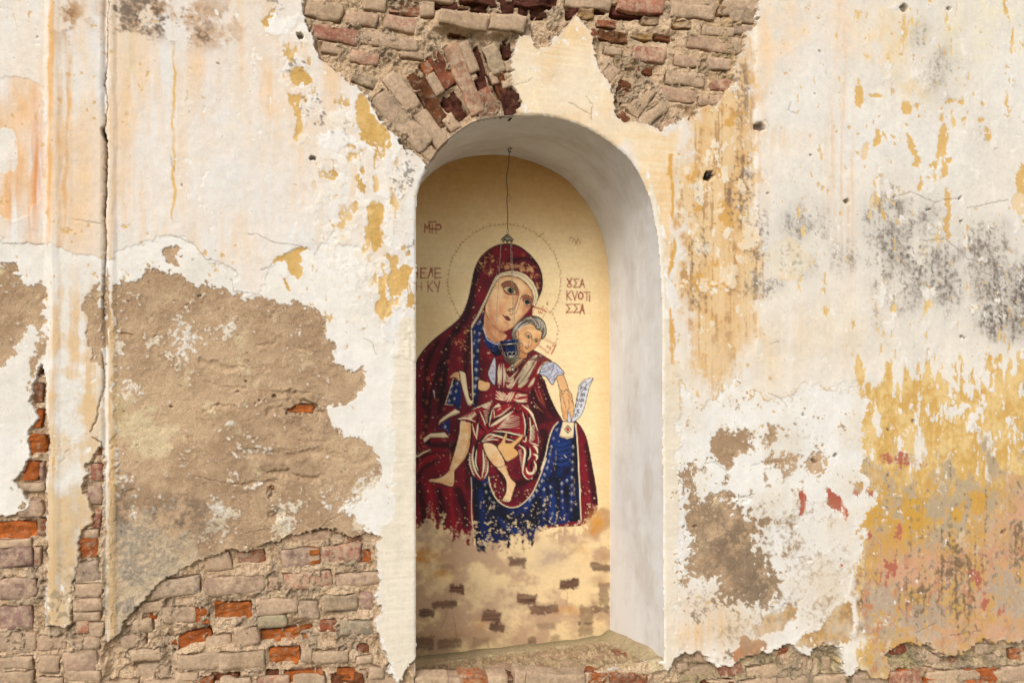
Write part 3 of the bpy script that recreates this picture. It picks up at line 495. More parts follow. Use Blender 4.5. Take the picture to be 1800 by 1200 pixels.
# above the niche, right half
course([(600, 80, 460, 130, 3, 'dark', .045), (180, 50, 330, 90, 5, 'dark', .04), (30, 110, 90, 100, 0, 'dark', .03), (150, 112, 130, 90, 5, 'ochre', .02), (1090, 97, 380, 122, 5, 'tan', .010), (1370, 90, 110, 90, 10, 'ochre', .02), (1540, 125, 220, 140, 3, 'grey', .008), (1545, 255, 180, 90, 5, 'grey', .012),
 (330, 208, 165, 62, 3, 'rust', .018), (215, 305, 72, 112, 5, 'brown', .022), (390, 312, 265, 100, 8, 'brown', .024), (640, 312, 185, 62, 12, 'ochre', .018), (850, 318, 172, 72, 8, 'brown', .034), (720, 180, 150, 60, 6, 'ochre', .02), (1000, 210, 180, 80, 6, 'ochre', .016), (1310, 270, 290, 76, 6, 'tan', .012), (1220, 382, 350, 115, 9, 'redtan', .014), (1460, 400, 130, 140, 5, 'grey', .012),
 (710, 472, 290, 135, 5, 'red', .012), (1045, 537, 232, 100, 8, 'pink', .014), (1320, 562, 220, 112, 6, 'pale', .014), (390, 445, 155, 70, 12, 'tan', .034), (490, 560, 150, 74, 8, 'ochre', .024), (370, 632, 130, 130, 42, 'pale', .014), (660, 617, 150, 62, 10, 'brown', .034),
 (1020, 692, 350, 120, 6, 'pale', .010), (1340, 745, 172, 102, 5, 'redtan', .014), (980, 832, 290, 122, 6, 'red', .010), (1265, 876, 250, 95, -4, 'redtan', .010), (460, 805, 112, 200, 25, 'brown', .016), (645, 880, 300, 132, -52, 'tan', .008), (740, 1010, 300, 102, -38, 'tan', .006), (880, 1092, 190, 72, -28, 'redtan', .008), (490, 1030, 112, 72, 40, 'rust', .016)], (1000, 0), 5)
# a course above the frame carries on along the hole
for k, (x, t) in enumerate(zip(range(575, 1320, 92), ['tan', 'rust', 'pink', 'dark', 'dark', 'tan', 'red', 'tan', 'grey'])):
    rec(x, -22+(x-575)*.05, 82, 30, 5, t, .02, (0, 0), 1); rec(x-40 if k else x, -66+(x-575)*.05, 82 if k else 40, 30, 5, ['tan', 'pink', 'brown'][k % 3], .02, (0, 0), 1)
# lower left
course([(1225, 92, 300, 66, -4, 'red', .026), (1420, 97, 62, 42, 0, 'tan'), (1530, 107, 112, 42, 3, 'rust', .03), (570, 265, 190, 130, -8, 'pale'), (800, 240, 205, 90, -5, 'rust', .024), (1155, 238, 280, 125, -6, 'purple', .018), (1255, 228, 80, 120, -4, 'orange', .0165), (1440, 212, 280, 120, -4, 'red', .016), (1615, 232, 66, 86, 0, 'orange', .02),
 (270, 447, 360, 130, -8, 'blue', .016), (690, 437, 440, 125, -4, 'pale', .014), (965, 422, 92, 82, -10, 'red', .02), (1200, 402, 360, 120, -6, 'red', .018), (1550, 392, 310, 92, -4, 'purple', .018),
 (110, 590, 170, 80, -5, 'pale', .022), (120, 645, 62, 72, 10, 'orange', .03), (300, 645, 240, 112, 3, 'pale', .020), (460, 650, 102, 108, 0, 'orange', .018), (680, 612, 270, 120, -2, 'orange', .028), (990, 582, 290, 110, -3, 'pale', .014), (1205, 605, 150, 130, 0, 'grey', .016), (1425, 562, 260, 125, -3, 'grey', .014), (1622, 547, 96, 122, 5, 'purple', .018),
 (370, 822, 330, 96, -20, 'orange', .040), (575, 832, 190, 82, -5, 'tan', .028), (768, 792, 172, 132, -3, 'tan', .012), (950, 690, 220, 90, -3, 'grey', .018), (1050, 778, 385, 92, -6, 'orange', .040), (1345, 722, 110, 82, 0, 'rust', .02), (1548, 732, 242, 102, -3, 'grey', .014),
 (440, 972, 320, 112, -3, 'tan', .008), (742, 962, 330, 122, -2, 'tan', .006), (1040, 935, 225, 112, -4, 'orange', .030), (1196, 922, 72, 102, 0, 'tan', .012), (1375, 937, 235, 92, -4, 'tan', .014), (1590, 880, 84, 62, 0, 'rust', .02), (1600, 960, 120, 60, -3, 'tan', .014),
 (120, 1042, 220, 112, -2, 'grey', .040), (350, 1092, 165, 82, 0, 'tan', .02), (620, 1092, 205, 66, 0, 'brown', .03), (950, 1082, 105, 92, 0, 'brown', .024), (1170, 1082, 285, 102, -3, 'orange', .028), (1475, 1062, 132, 82, 3, 'orange', .022), (1590, 1062, 62, 52, 0, 'red', .02), (1692, 1052, 122, 92, 0, 'tan', .012), (60, 930, 220, 80, -6, 'tan', .016), (40, 720, 150, 90, -6, 'tan', .02), (-20, 830, 180, 80, -4, 'tan', .022)], (240, 920), 4)
for r_ in range(3):
    for k in range(8): rec(215+k*66-(r_ % 2)*30, 1212+r_*44-k*2, 58, 31, -3, ['tan', 'pale', 'orange', 'grey', 'red', 'tan', 'brown', 'pale'][(k+r_*3) % 8], .018, (0, 0), 1)
# beside the pilaster
course([(195, 45, 165, 118, 0, 'purple', .022), (90, 197, 300, 112, -3, 'orange', .034), (270, 172, 62, 112, 0, 'rust', .03), (90, 283, 225, 52, -3, 'tan', .026), (100, 377, 250, 132, -3, 'purple', .018), (242, 372, 52, 132, 0, 'red', .022), (110, 582, 270, 132, -2, 'purple', .016), (100, 772, 225, 150, -1, 'purple', .016), (50, 937, 200, 142, 0, 'pale', .014), (195, 932, 80, 124, 0, 'pale', .016), (100, 1072, 235, 82, -2, 'tan', .012), (100, 1162, 250, 82, 0, 'tan', .012), (60, 20, 120, 60, 0, 'tan', .03),
 (-150, 195, 160, 112, -3, 'purple', .02), (-180, 377, 260, 132, -3, 'pale', .02), (-160, 582, 240, 132, -2, 'purple', .02), (-150, 772, 220, 150, 0, 'pale', .02), (-190, 937, 240, 142, 0, 'red', .02), (-160, 1072, 240, 82, 0, 'tan', .02),
 (637, 120, 56, 122, 8, 'red', .012), (582, 217, 132, 62, -3, 'tan', .014), (577, 312, 126, 126, -2, 'orange', .014), (572, 467, 172, 132, -8, 'blue', .006), (582, 592, 190, 102, 0, 'tan', .008), (572, 687, 202, 82, -3, 'pale', .004), (572, 762, 182, 62, 0, 'tan', .01), (540, 832, 92, 92, 0, 'red', .012), (632, 850, 90, 92, 0, 'tan', .01), (560, 945, 190, 80, 0, 'tan', .008), (522, 1062, 222, 122, -2, 'pale', .004), (542, 1152, 242, 72, 0, 'tan', .004), (325, 1082, 135, 122, 0, 'tan', .006), (335, 940, 190, 90, 0, 'pale', .01), (330, 1190, 180, 60, 0, 'tan', .01)], (0, 880), 3.75)
course([(276, 302, 84, 146, 2, 'rust', .030), (283, 492, 70, 150, 3, 'orange', .030), (272, 687, 150, 142, 1, 'orange', .028), (230, 892, 130, 152, 3, 'orange', .028), (312, 892, 34, 140, 0, 'purple', .026), (240, 1012, 190, 66, 0, 'pale', .024), (300, 132, 40, 82, 20, 'brown', .034), (722, 897, 92, 132, 0, 'red', .014), (706, 1072, 112, 132, 3, 'purple', .010), (752, 722, 32, 92, 0, 'rust', .014)], (0, 620), 4.285)
# lower right, mostly rubble
course([(720, 550, 270, 132, -6, 'red', .030), (1330, 462, 270, 120, 2, 'redtan', .030), (420, 425, 150, 92, 10, 'redtan', .04), (400, 565, 320, 112, -8, 'grey', .05), (1020, 565, 300, 112, -3, 'tan', .026), (1240, 360, 160, 60, -6, 'rust', .036), (230, 520, 120, 90, -20, 'grey', .04), (1600, 480, 180, 130, 4, 'tan', .04), (1000, 700, 330, 110, -4, 'tan', .016), (600, 700, 300, 100, -4, 'tan', .02), (1500, 640, 240, 100, 0, 'grey', .03)], (1160, 1080), 5.625)
course([(550, 335, 160, 112, -15, 'rust', .040), (870, 430, 200, 110, 30, 'tan', .026), (640, 592, 130, 82, 5, 'orange', .026), (825, 545, 200, 62, 8, 'redtan', .026), (1100, 462, 230, 92, -3, 'rust', .036), (1740, 392, 170, 112, -3, 'orange', .026), (1390, 342, 150, 92, 0, 'tan', .03), (870, 657, 112, 72, 0, 'orange', .02), (490, 640, 72, 62, 0, 'rust', .03), (1250, 600, 240, 100, -5, 'tan', .02), (1560, 600, 220, 110, 4, 'tan', .022), (1520, 430, 130, 80, -8, 'grey', .03), (1900, 560, 260, 120, 0, 'tan', .02), (300, 660, 180, 80, 0, 'brown', .04)], (1480, 1080), 5.625)
# front edge of the sill
course([(408, 412, 185, 56, 2, 'orange', .004), (560, 420, 120, 70, 0, 'tan', .0), (140, 425, 220, 60, -2, 'tan', .004), (285, 425, 90, 60, 0, 'pink', .006), (700, 405, 70, 110, 8, 'tan', -.010), (925, 415, 380, 84, 1, 'tan', -.012), (1195, 415, 110, 86, 8, 'orange', -.004), (1390, 408, 250, 70, 2, 'rust', -.004), (620, 430, 90, 70, 0, 'brown', .012)], (720, 1080), 3.6)
for r_ in range(2):
    for k in range(17): rec(735+k*66-(r_ % 2)*30, 1236+r_*38-k*3.2, 56, 27, -4, ['tan', 'pale', 'tan', 'grey', 'red', 'tan', 'orange', 'pale', 'brown'][(k+r_*4) % 9], .02, (0, 0), 1)
rec(528, 717, 46, 14, 4, 'orange', .024, (0, 0), 1); rec(477, 864, 12, 22, 12, 'orange', .016, (0, 0), 1)
# --- holes where the plaster fell off: brickwork on a bed of mortar
HOLES = {
 'arch': [(530, -430), (532, 0), (535, 25), (540, 47), (550, 62), (557, 95), (575, 107), (607, 140), (630, 155), (645, 175), (660, 200), (680, 222), (700, 242), (717, 262), (740, 277), (746, 289), (752, 305), (780, 262), (805, 240), (835, 220), (880, 214), (905, 209), (912, 195), (914, 170), (905, 150), (902, 125), (902, 100), (910, 72), (915, 63), (938, 71), (940, 80), (958, 82), (969, 75), (970, 62), (991, 53), (1013, 30), (1022, 38), (1029, 49), (1038, 58), (1041, 73), (1049, 104), (1058, 128), (1074, 148), (1079, 170), (1082, 194), (1094, 212), (1110, 216), (1138, 222), (1166, 230), (1186, 218), (1212, 206), (1222, 214), (1226, 194), (1256, 186), (1280, 168), (1290, 144), (1292, 120), (1298, 96), (1308, 88), (1310, 60), (1328, 48), (1332, 0), (1334, -430)],
 'low_left': [(658, 937), (627, 943), (595, 937), (562, 931), (525, 941), (487, 951), (466, 951), (438, 969), (406, 964), (389, 967), (357, 983), (305, 1006), (280, 1020), (256, 1049), (231, 1081), (205, 1110), (190, 1120), (182, 1130), (150, 1112), (118, 1104), (85, 1102), (60, 1100), (-430, 1100), (-430, 1800), (706, 1800), (701, 1230), (695, 1200), (685, 1180), (690, 1165), (672, 1135), (668, 1120), (660, 1095), (672, 1075), (664, 1050), (670, 1030), (662, 1010), (666, 985), (660, 945)],
 'far_left': [(70, 639), (61, 657), (55, 674), (54, 690), (47, 711), (57, 723), (60, 739), (51, 751), (44, 765), (44, 781), (48, 797), (37, 825), (30, 839), (19, 845), (30, 862), (43, 883), (43, 895), (20, 905), (-30, 910), (-430, 915), (-430, 1112), (78, 1112), (80, 1000), (80, 853), (84, 807), (84, 772), (82, 725), (77, 678), (73, 643)],
 'strip': [(178, 779), (163, 804), (149, 823), (154, 835), (149, 844), (145, 853), (153, 884), (163, 900), (160, 920), (144, 931), (136, 944), (136, 987), (128, 1011), (129, 1035), (124, 1072), (118, 1116), (180, 1128), (183, 1088), (179, 1040), (181, 933), (182, 850), (184, 790)],
 'low_right': [(700, 1800), (700, 1200), (735, 1150), (1130, 1120), (1160, 1165), (1173, 1182), (1187, 1158), (1206, 1148), (1231, 1149), (1252, 1162), (1274, 1173), (1293, 1167), (1313, 1158), (1315, 1153), (1352, 1146), (1370, 1137), (1388, 1133), (1409, 1148), (1423, 1153), (1427, 1142), (1444, 1131), (1471, 1135), (1480, 1150), (1484, 1187), (1500, 1187), (1508, 1176), (1526, 1181), (1530, 1190), (1558, 1192), (1564, 1178), (1555, 1151), (1560, 1139), (1594, 1126), (1619, 1137), (1633, 1132), (1644, 1146), (1660, 1153), (1693, 1150), (1709, 1135), (1736, 1124), (1748, 1133), (1759, 1131), (1763, 1124), (1773, 1129), (1800, 1126), (2160, 1100), (2160, 1800)]}
HOLES['pocket'] = [(498, 720), (512, 712), (530, 703), (545, 706), (558, 718), (558, 738), (548, 734), (530, 728), (510, 727)]
HOLES['chink'] = [(470, 856), (478, 852), (486, 864), (476, 880), (468, 872)]
HID = np.zeros((H, W), np.int16); hole = np.full((H, W), -45, np.float32)
for k, (nm, pts) in enumerate(HOLES.items()):
    s = sdf(pts, 1.8, 1.6); HID[s > 0.0] = k+1; np.maximum(hole, s, out=hole)
mh = sstep(-0.6, 2.6, hole)
MORT = mixc((210, 180, 146), (190, 160, 126), 0.5+.35*nM+.2*nA+.15*nF)
MORT = MORT*(1-np.clip(right*(gy < 400)*(0.5+.3*nN), 0, 1)[..., None])+alb(206, 168, 108)*np.clip(right*(gy < 400)*(0.5+.3*nN), 0, 1)[..., None]
t = np.clip(sstep(1120, 1150, gy)*sstep(1150, 1240, gx)*(0.75+.3*nM), 0, 1)[..., None]; MORT = MORT*(1-t)+(alb(158, 140, 104)*(1+.25*nF[..., None]))*t
t = np.clip(sstep(.2, 1.2, nN)*.5, 0, 1)[..., None]; MORT = MORT*(1-t)+alb(158, 140, 118)*t
t = np.clip(sstep(1.5, 2.2, nF), 0, 1)[..., None]*.5; MORT = MORT*(1-t)+alb(216, 200, 170)*t
rim = sstep(-5.0, -0.8, hole)*(1-sstep(-0.8, 0.4, hole))
lay(rim*.35*sstep(-.3, .6, nM), (232, 216, 190))
lay(mh, MORT)
tq = blobs([(1440, 1165, 30, 16, 1), (1620, 1145, 40, 14, 1), (1240, 1180, 34, 14, .8), (300, 1170, 60, 14, 1), (860, 185, 30, 20, .6), (1130, 30, 60, 10, .7), (760, 175, 26, 20, .9), (230, 1165, 30, 10, .5)])
num = np.zeros((H, W), np.float32); den = np.full((H, W), 1e-4, np.float32); pocket = np.zeros((H, W), np.float32)
for (cx, cy, w, h, ang, typ, d, org, sc) in BRICKS:
    X, Y, w, h = org[0]+cx/sc, org[1]+cy/sc, w/sc, h/sc
    R = math.hypot(w, h)/2+24
    a0, a1 = np.searchsorted(PX, X-R), np.searchsorted(PX, X+R); b0, b1 = np.searchsorted(PY, Y-R), np.searchsorted(PY, Y+R)
    s = (slice(b0, b1), slice(a0, a1)); c, sn = math.cos(math.radians(ang)), math.sin(math.radians(ang))
    dx, dy = gx[s]-X+.8*wx1[s], gy[s]-Y+.8*wy1[s]
    sd = -np.maximum(np.abs(dx*c+dy*sn)-w/2, np.abs(-dx*sn+dy*c)-h/2)
    gap = random.uniform(0, 2.6); sg = -np.maximum(np.abs(dx*c+dy*sn)-w/2+1, np.abs(-dx*sn+dy*c-gap)-h/2)
    wt = np.exp(-(np.clip(-sd, 0, None)/8.)**2)
    num[s] += wt*d; den[s] += wt
    rg = TYPES[typ][2]
    pocket[s] = np.maximum(pocket[s], sstep(-.2, 2.0, np.maximum(sd, sg)-.2-1.8*np.clip(nN[s]+.35*nF[s]-.3, 0, 3))*(d+.012+2.4*rg))
dj = num/den; cov = np.clip(den*1.5, 0, 1)
dj = dj*cov+.026*(1-cov)
jn = .0030*nM+.0022*nF+.0010*nS
depth = dj+.0035+.0045*np.clip(nB+.3, -.5, 1.6)+jn*1.2+.004*nB*(1-cov)+.028*np.clip(tq, 0, 1)*(1-.6*cov)
depth = np.where((HID == 5) & (cov < .6), depth+.008*np.abs(nN), depth)
smr = sstep(.75, 1.3, nN+.45*nB+.25*nF)*(HID != 3)*(HID != 4)
depth = depth*(1-smr)+(dj-.0025+.8*jn)*smr
depth = np.maximum(depth, pocket*(1-smr))
HT = HT*(1-mh)+(-depth+np.where((HID == 3), 0, 0))*mh
# crumbs of mortar and hollow joints
jo = sstep(1.3, 2.2, nN+.5*nF)*mh; HT -= jo*.012; lay(jo*.35, (110, 90, 68))
HT += 0.0015*rim

# --- niche outline
def crom(P, n):
    P = [np.array(p, float) for p in P]; P = [2*P[0]-P[1]]+P+[2*P[-1]-P[-2]]; out = []
    for i in range(1, len(P)-2):
        for k in range(n):
            t = k/n; a, b, c, d = P[i-1:i+3]
            out.append(.5*((2*b)+(-a+c)*t+(2*a-5*b+4*c-d)*t*t+(-a+3*b-3*c+d)*t**3))
    out.append(P[-2]); return np.array(out)
def resample(P, n):
    L = np.concatenate([[0], np.cumsum(np.linalg.norm(np.diff(P, axis=0), axis=1))]); s = np.linspace(0, L[-1], n)
    return np.stack([np.interp(s, L, P[:, 0]), np.interp(s, L, P[:, 1])], 1)
FR = crom([(.3225, -1.66), (.3225, -1.0), (.3225, .2), (.322, .55), (.333, .69), (.374, .79), (.43, .885), (.504, .955), (.584, 1.013), (.68, 1.045), (.773, 1.06), (.912, 1.074), (1.039, 1.06), (1.189, 1.012), (1.328, .928), (1.396, .86), (1.478, .71), (1.521, .50), (1.54, .28), (1.545, 0), (1.551, -1.0), (1.557, -1.63)], 6)
BK = crom([(.325, -1.80), (.325, -1.0), (.322, .2), (.328, .52), (.352, .70), (.416, .857), (.521, .968), (.647, 1.033), (.77, 1.06), (.88, 1.069), (.98, 1.063), (1.123, 1.028), (1.27, .96), (1.365, .871), (1.447, .764), (1.505, .641), (1.542, .47), (1.551, .2), (1.554, -.4), (1.556, -1.0), (1.557, -1.80)], 6)
FR[:, 1] += EYE; BK[:, 1] += EYE
# opening test in wall metres
i0, i1 = np.searchsorted(WX1, .25), np.searchsorted(WX1, 1.65)
opn = np.full((H, W), -1.0, np.float32); sl = (slice(0, H), slice(i0, i1))
# bottom of the opening: front edge of the sill
FP = np.concatenate([[(.3225, EYE-1.62)], FR[FR[:, 1] > EYE-1.55], [(1.556, EYE-1.585)]])
opn[sl] = seg_sdf(FP, WX[sl]+.0006*wx2[sl]+.0006*wx1[sl], WZ[sl]+.0006*wy2[sl]+.0006*wy1[sl])
OPEN = opn > 0.006
# rolled plaster edge into the opening
ed = sstep(-.010, .006, opn); HT -= ed*ed*.008
lay(sstep(-.006, .0, opn)*sstep(-.2, .5, nF+.4*nM)*.8, (236, 230, 222))

WY = -HT
VV = np.stack([WX, WY, WZ], -1).reshape(-1, 3); CC = C.reshape(-1, 3)
idx = np.arange(H*W).reshape(H, W)
quads = np.stack([idx[:-1, :-1], idx[1:, :-1], idx[1:, 1:], idx[:-1, 1:]], -1)
fopen = (OPEN[:-1, :-1] | OPEN[1:, 1:] | OPEN[1:, :-1] | OPEN[:-1, 1:])
fb = (WZ[1:, :-1] < -0.25)
keep = ~(fopen | fb)
fh = HID[:-1, :-1]; fr = np.where(fh > 0, 0, RID[:-1, :-1]); fband = (np.maximum(mBL, mBR)[:-1, :-1] > .5) & (fh == 0) & (fr == 0)
def part_mesh(name, mask, mat, parent, label=None):
    q = quads[mask & keep]
    if len(q) == 0: return None
    u, inv = np.unique(q.ravel(), return_inverse=True)
    o = mesh_obj(name, VV[u], inv.reshape(-1, 4), mat, parent, True, CC[u])
    if label: o['label'] = label
    return o
wall = empty('church_wall', (0, 0, 0))
tag(wall, 'old church wall of brick under peeling cream plaster, with an arched niche', 'wall')
part_mesh('plaster_coat', (fh == 0) & (fr == 0) & ~fband, M_PLASTER, wall, 'peeling cream and ochre limewashed plaster')
part_mesh('plaster_border', fband, M_PLASTER, wall, 'smooth cream plaster bordering the niche opening')
for k in range(len(PATCH)): part_mesh('bare_render', fr == k+1, M_RENDER, wall, 'bare sandy brown render where the limewash came off' if k == 0 else None)
for k in range(len(HOLES)): part_mesh('mortar_bed', fh == k+1, M_MORTAR, wall)
# solid body of the wall behind the face
x0, x1 = float(WX1[0])+.02, float(WX1[-1])-.02
core = bmesh.new()
zt = float(WZ[0].min())-.02
cv = [core.verts.new(p) for p in [(x0, .12, -.2), (x1, .12, -.2), (x1, 1.0, -.2), (x0, 1.0, -.2), (x0, .12, zt), (x1, .12, zt), (x1, 1.0, zt), (x0, 1.0, zt)]]
for f in ((2, 3, 7, 6), (0, 4, 7, 3), (1, 2, 6, 5), (4, 5, 6, 7)): core.faces.new([cv[i] for i in f])
bm_obj('wall_body', core, noise_mat('rough_wall_back', alb(170, 140, 110), alb(190, 165, 130), 6), wall, False)

# ------------------------------------------------------------------ niche reveal and sill
NS, ND = 420, 90
A = resample(FR, NS); B = resample(BK, NS)
tt = np.linspace(0, 1, ND)
rv = np.zeros((ND, NS, 3), np.float32)
for k, t in enumerate(tt):
    rv[k, :, 0] = A[:, 0]*(1-t)+B[:, 0]*t; rv[k, :, 2] = A[:, 1]*(1-t)+B[:, 1]*t; rv[k, :, 1] = 0.006+t*(NICHE_D-.004)
cen = np.array([.935, 0, EYE+.1]); su = np.tile(np.arange(NS), (ND, 1)).astype(np.float32); sv = np.tile(np.arange(ND)[:, None], (1, NS)).astype(np.float32)
rn = fbm(su*3.2, sv*3.2, 60, 60, 4, 71)*.0020
dirv = rv-cen; dirv[..., 1] = 0; dirv /= np.linalg.norm(dirv, axis=-1, keepdims=True)
rv += dirv*(rn*np.sin(np.pi*sv/(ND-1)))[..., None]
ri = np.arange(ND*NS).reshape(ND, NS)
rq = np.stack([ri[:-1, :-1], ri[1:, :-1], ri[1:, 1:], ri[:-1, 1:]], -1).reshape(-1, 4)
M_REV = attr_mat('niche_whitewash', 0.85, 0.15, 160, 0.05, 22, 1.0, 0.003)
ra, rb_, rc_ = fbm(su*3.2, sv*3.2, 70, 70, 5, 72), fbm(su*3.2, sv*3.2, 18, 60, 4, 73), fbm(su*3.2, sv*3.2, 9, 9, 3, 74)
rcol = mixc((250, 248, 244), (238, 233, 226), .4+.28*ra+.22*rb_+.08*rc_)
rcol = rcol*(1-np.clip(.14*sstep(.8, 1.8, ra+.4*rc_), 0, 1)[..., None])+alb(196, 176, 146)*np.clip(.14*sstep(.8, 1.8, ra+.4*rc_), 0, 1)[..., None]
o = mesh_obj('niche_reveal', rv.reshape(-1, 3), rq, M_REV, wall, True, rcol.reshape(-1, 3).astype(np.float32)); o['label'] = 'smooth whitewashed vault and sides of the niche'

def sill_z(x, y):
    t = np.clip(y/NICHE_D, 0, 1)
    f = -1.615+.03*(x-.32)/1.24
    z = f*(1-t)+(-1.765)*t
    return EYE+z
SX = np.linspace(.323, 1.557, 230); SY = np.linspace(-.004, .74, 150)
sx, sy = np.meshgrid(SX.astype(np.float32), SY.astype(np.float32))
s1 = fbm(sx*400, sy*400, 40, 40, 5, 81); s2n = fbm(sx*400, sy*400, 9, 9, 3, 82)
smooth_m = np.clip(sstep(.50, .60, sy+.02*s1+.10*(sx < .8)*(.8-sx))+sstep(1.44, 1.50, sx+.012*s1), 0, 1)
sz = sill_z(sx, sy)+(.014*s1+.006*s2n)*(1-smooth_m)+.002*s1*smooth_m+.012*smooth_m
sz = sz-.05*sstep(.03, -.004, sy)+.03*sstep(1.48, 1.556, sx)*sstep(.05, .2, sy)
sc_ = np.where(smooth_m[..., None] > .5, alb(198, 178, 140)*(1+.06*s2n[..., None]), alb(178, 152, 116)*(1+.12*s2n[..., None]+.06*s1[..., None]))
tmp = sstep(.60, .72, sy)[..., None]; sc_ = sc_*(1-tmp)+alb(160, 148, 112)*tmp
SV = np.stack([sx, sy, sz], -1).reshape(-1, 3); si = np.arange(len(SV)).reshape(sx.shape)
sq = np.stack([si[:-1, :-1], si[:-1, 1:], si[1:, 1:], si[1:, :-1]], -1).reshape(-1, 4)
sill = mesh_obj('niche_sill', SV, sq, M_MORTAR, wall, True, sc_.reshape(-1, 3).astype(np.float32)); sill['label'] = 'crumbling mortar and brick sill of the niche'

# ------------------------------------------------------------------ bricks
nb = [0]
def brick(cx, cy, w, h, ang, typ, d, org, sc, parent=None, thick=.07):
    nb[0] += 1; sd_ = nb[0]
    c, s = math.cos(math.radians(ang)), math.sin(math.radians(ang))
    X0, Y0 = org
    cor = []
    for a, b in ((-1, 1), (1, 1), (1, -1), (-1, -1)):
        qx = cx+a*w/2*c-b*h/2*s; qy = cy+a*w/2*s+b*h/2*c
        cor.append(w2(X0+qx/sc, Y0+qy/sc, d))
    colr, film, rg, brk = TYPES[typ]
    return brick_geo([np.array((p[0], d, p[1])) for p in cor], np.array((0, -1, 0)), thick, colr, film, rg, brk, sd_, parent or wall)
def brick_geo(P, nrm, thick, colr, film, rg, brk, sd_, parent):
    r = np.random.default_rng(sd_+500)
    Lx = np.linalg.norm(P[1]-P[0]); Ly = np.linalg.norm(P[3]-P[0])
    gp_ = .010 if brk else .016; nx = int(np.clip(Lx/gp_, 4, 24))+2; ny = int(np.clip(Ly/gp_, 3, 18))+2
    u = np.concatenate([[0, .0035/Lx], np.linspace(0, 1, nx-1)[1:-1] if nx > 3 else [.5], [1-.0035/Lx, 1]]); v = np.concatenate([[0, .0035/Ly], np.linspace(0, 1, max(ny-1, 3))[1:-1], [1-.0035/Ly, 1]])
    nx, ny = len(u)-1, len(v)-1
    uu, vv = np.meshgrid(u, v)
    lift = np.minimum(np.minimum(uu, 1-uu)*Lx, np.minimum(vv, 1-vv)*Ly)
    su_, sv_ = r.uniform(0, 200, 2)
    n1 = vnoise((uu*Lx/.05+su_), (vv*Ly/.05+sv_), 301); n2 = vnoise((uu*Lx/.02+su_), (vv*Ly/.02+sv_), 302)
    e1 = vnoise((uu*Lx/.045+su_+50), (vv*Ly/.045+sv_), 303); e2 = vnoise((uu*Lx/.045+su_), (vv*Ly/.045+sv_+90), 304)
    jit = (min(.004, .06*min(Lx, Ly))+.25*rg)*(lift < 1e-6)
    Q = ((1-uu)*(1-vv))[..., None]*P[0]+(uu*(1-vv))[..., None]*P[1]+(uu*vv)[..., None]*P[2]+((1-uu)*vv)[..., None]*P[3]
    ax = (P[1]-P[0])/Lx; ay = (P[3]-P[0])/Ly
    Q = Q+ax*(e1*jit*1.4)[..., None]+ay*(e2*jit*1.4)[..., None]
    cenp = Q.mean((0, 1))
    # rounded arrises and chipped corners
    cr = np.exp(-((np.minimum(uu, 1-uu)*Lx)**2+(np.minimum(vv, 1-vv)*Ly)**2)/(.016**2))
    Q = Q+(cenp-Q)*(cr*r.uniform(.0, .07))[..., None]
    out = -.0050*np.exp(-lift/.0022)+rg*((.8 if brk else .3)*n1+.6*n2)
    if brk:
        rd = 1-np.abs(vnoise(uu*Lx/.06+su_+11, vv*Ly/.016+sv_, 305)); out = out-rg*.6*np.exp(-((vv-.45)**2)/.08)+rg*1.0*(rd**2-.5)
    Q = Q+nrm*out[..., None]
    front = Q.reshape(-1, 3)
    ring = [(0, i) for i in range(nx+1)]+[(j, nx) for j in range(1, ny+1)]+[(ny, i) for i in range(nx-1, -1, -1)]+[(j, 0) for j in range(ny-1, 0, -1)]
    rid = [a*(nx+1)+b for a, b in ring]
    back = front[rid]-nrm*thick
    Vs = np.concatenate([front, back])-cenp
    fi = np.arange((nx+1)*(ny+1)).reshape(ny+1, nx+1)
    F = list(map(tuple, np.stack([fi[:-1, :-1], fi[:-1, 1:], fi[1:, 1:], fi[1:, :-1]], -1).reshape(-1, 4)))
    nf = len(front); m = len(rid)
    for k in range(m): F.append((rid[k], nf+k, nf+(k+1) % m, rid[(k+1) % m]))
    o = mesh_obj('brick', Vs, F, M_BROKEN if brk else M_BRICK, parent, not brk)
    if parent is not wall or True: o.location = cenp
    j = r.uniform(.80, 1.18); tint = r.uniform(.94, 1.06, 3)
    a = alb(*colr)*j*tint; o.color = (float(a[0]), float(a[1]), float(a[2]), float(np.clip(film+(0 if brk else .06)+r.uniform(-.15, .15), 0, 1)))
    return o
for q in BRICKS: brick(*q)
# bricks lying in the sill
def sill_pt(px, py):
    for d in np.linspace(-.02, .72, 400):
        x, z = w2(px, py, d)
        if z <= sill_z(x, d): return np.array((x, d, sill_z(x, d)))
    return np.array((x, .7, sill_z(x, .7)))
for (cx, cy, w, h, typ) in [(600, 335, 170, 60, 'pale'), (780, 322, 130, 50, 'red'), (965, 280, 200, 62, 'redtan'), (1215, 270, 130, 60, 'redtan'), (1340, 245, 90, 50, 'rust'), (860, 255, 110, 30, 'tan'), (1080, 330, 180, 34, 'tan'), (480, 370, 110, 40, 'tan')]:
    P = [sill_pt(720+(cx+a*w/2)/3.6, 1080+(cy+b*h/2)/3.6) for a, b in ((-1, 1), (1, 1), (1, -1), (-1, -1))]
    c0 = sum(P)/4; hx = abs(P[1][0]-P[0][0])/2; hy = max(.04, abs(P[3][1]-P[0][1])/2)
    P = [np.array((c0[0]+a*hx, c0[1]+b*hy, sill_z(c0[0]+a*hx, c0[1]+b*hy)+.008)) for a, b in ((-1, -1), (1, -1), (1, 1), (-1, 1))]
    nb[0] += 1; colr, film, rg, brk = TYPES[typ]
    brick_geo(P, np.array((0, 0, 1)), .05, colr, film, rg, brk, nb[0], sill)
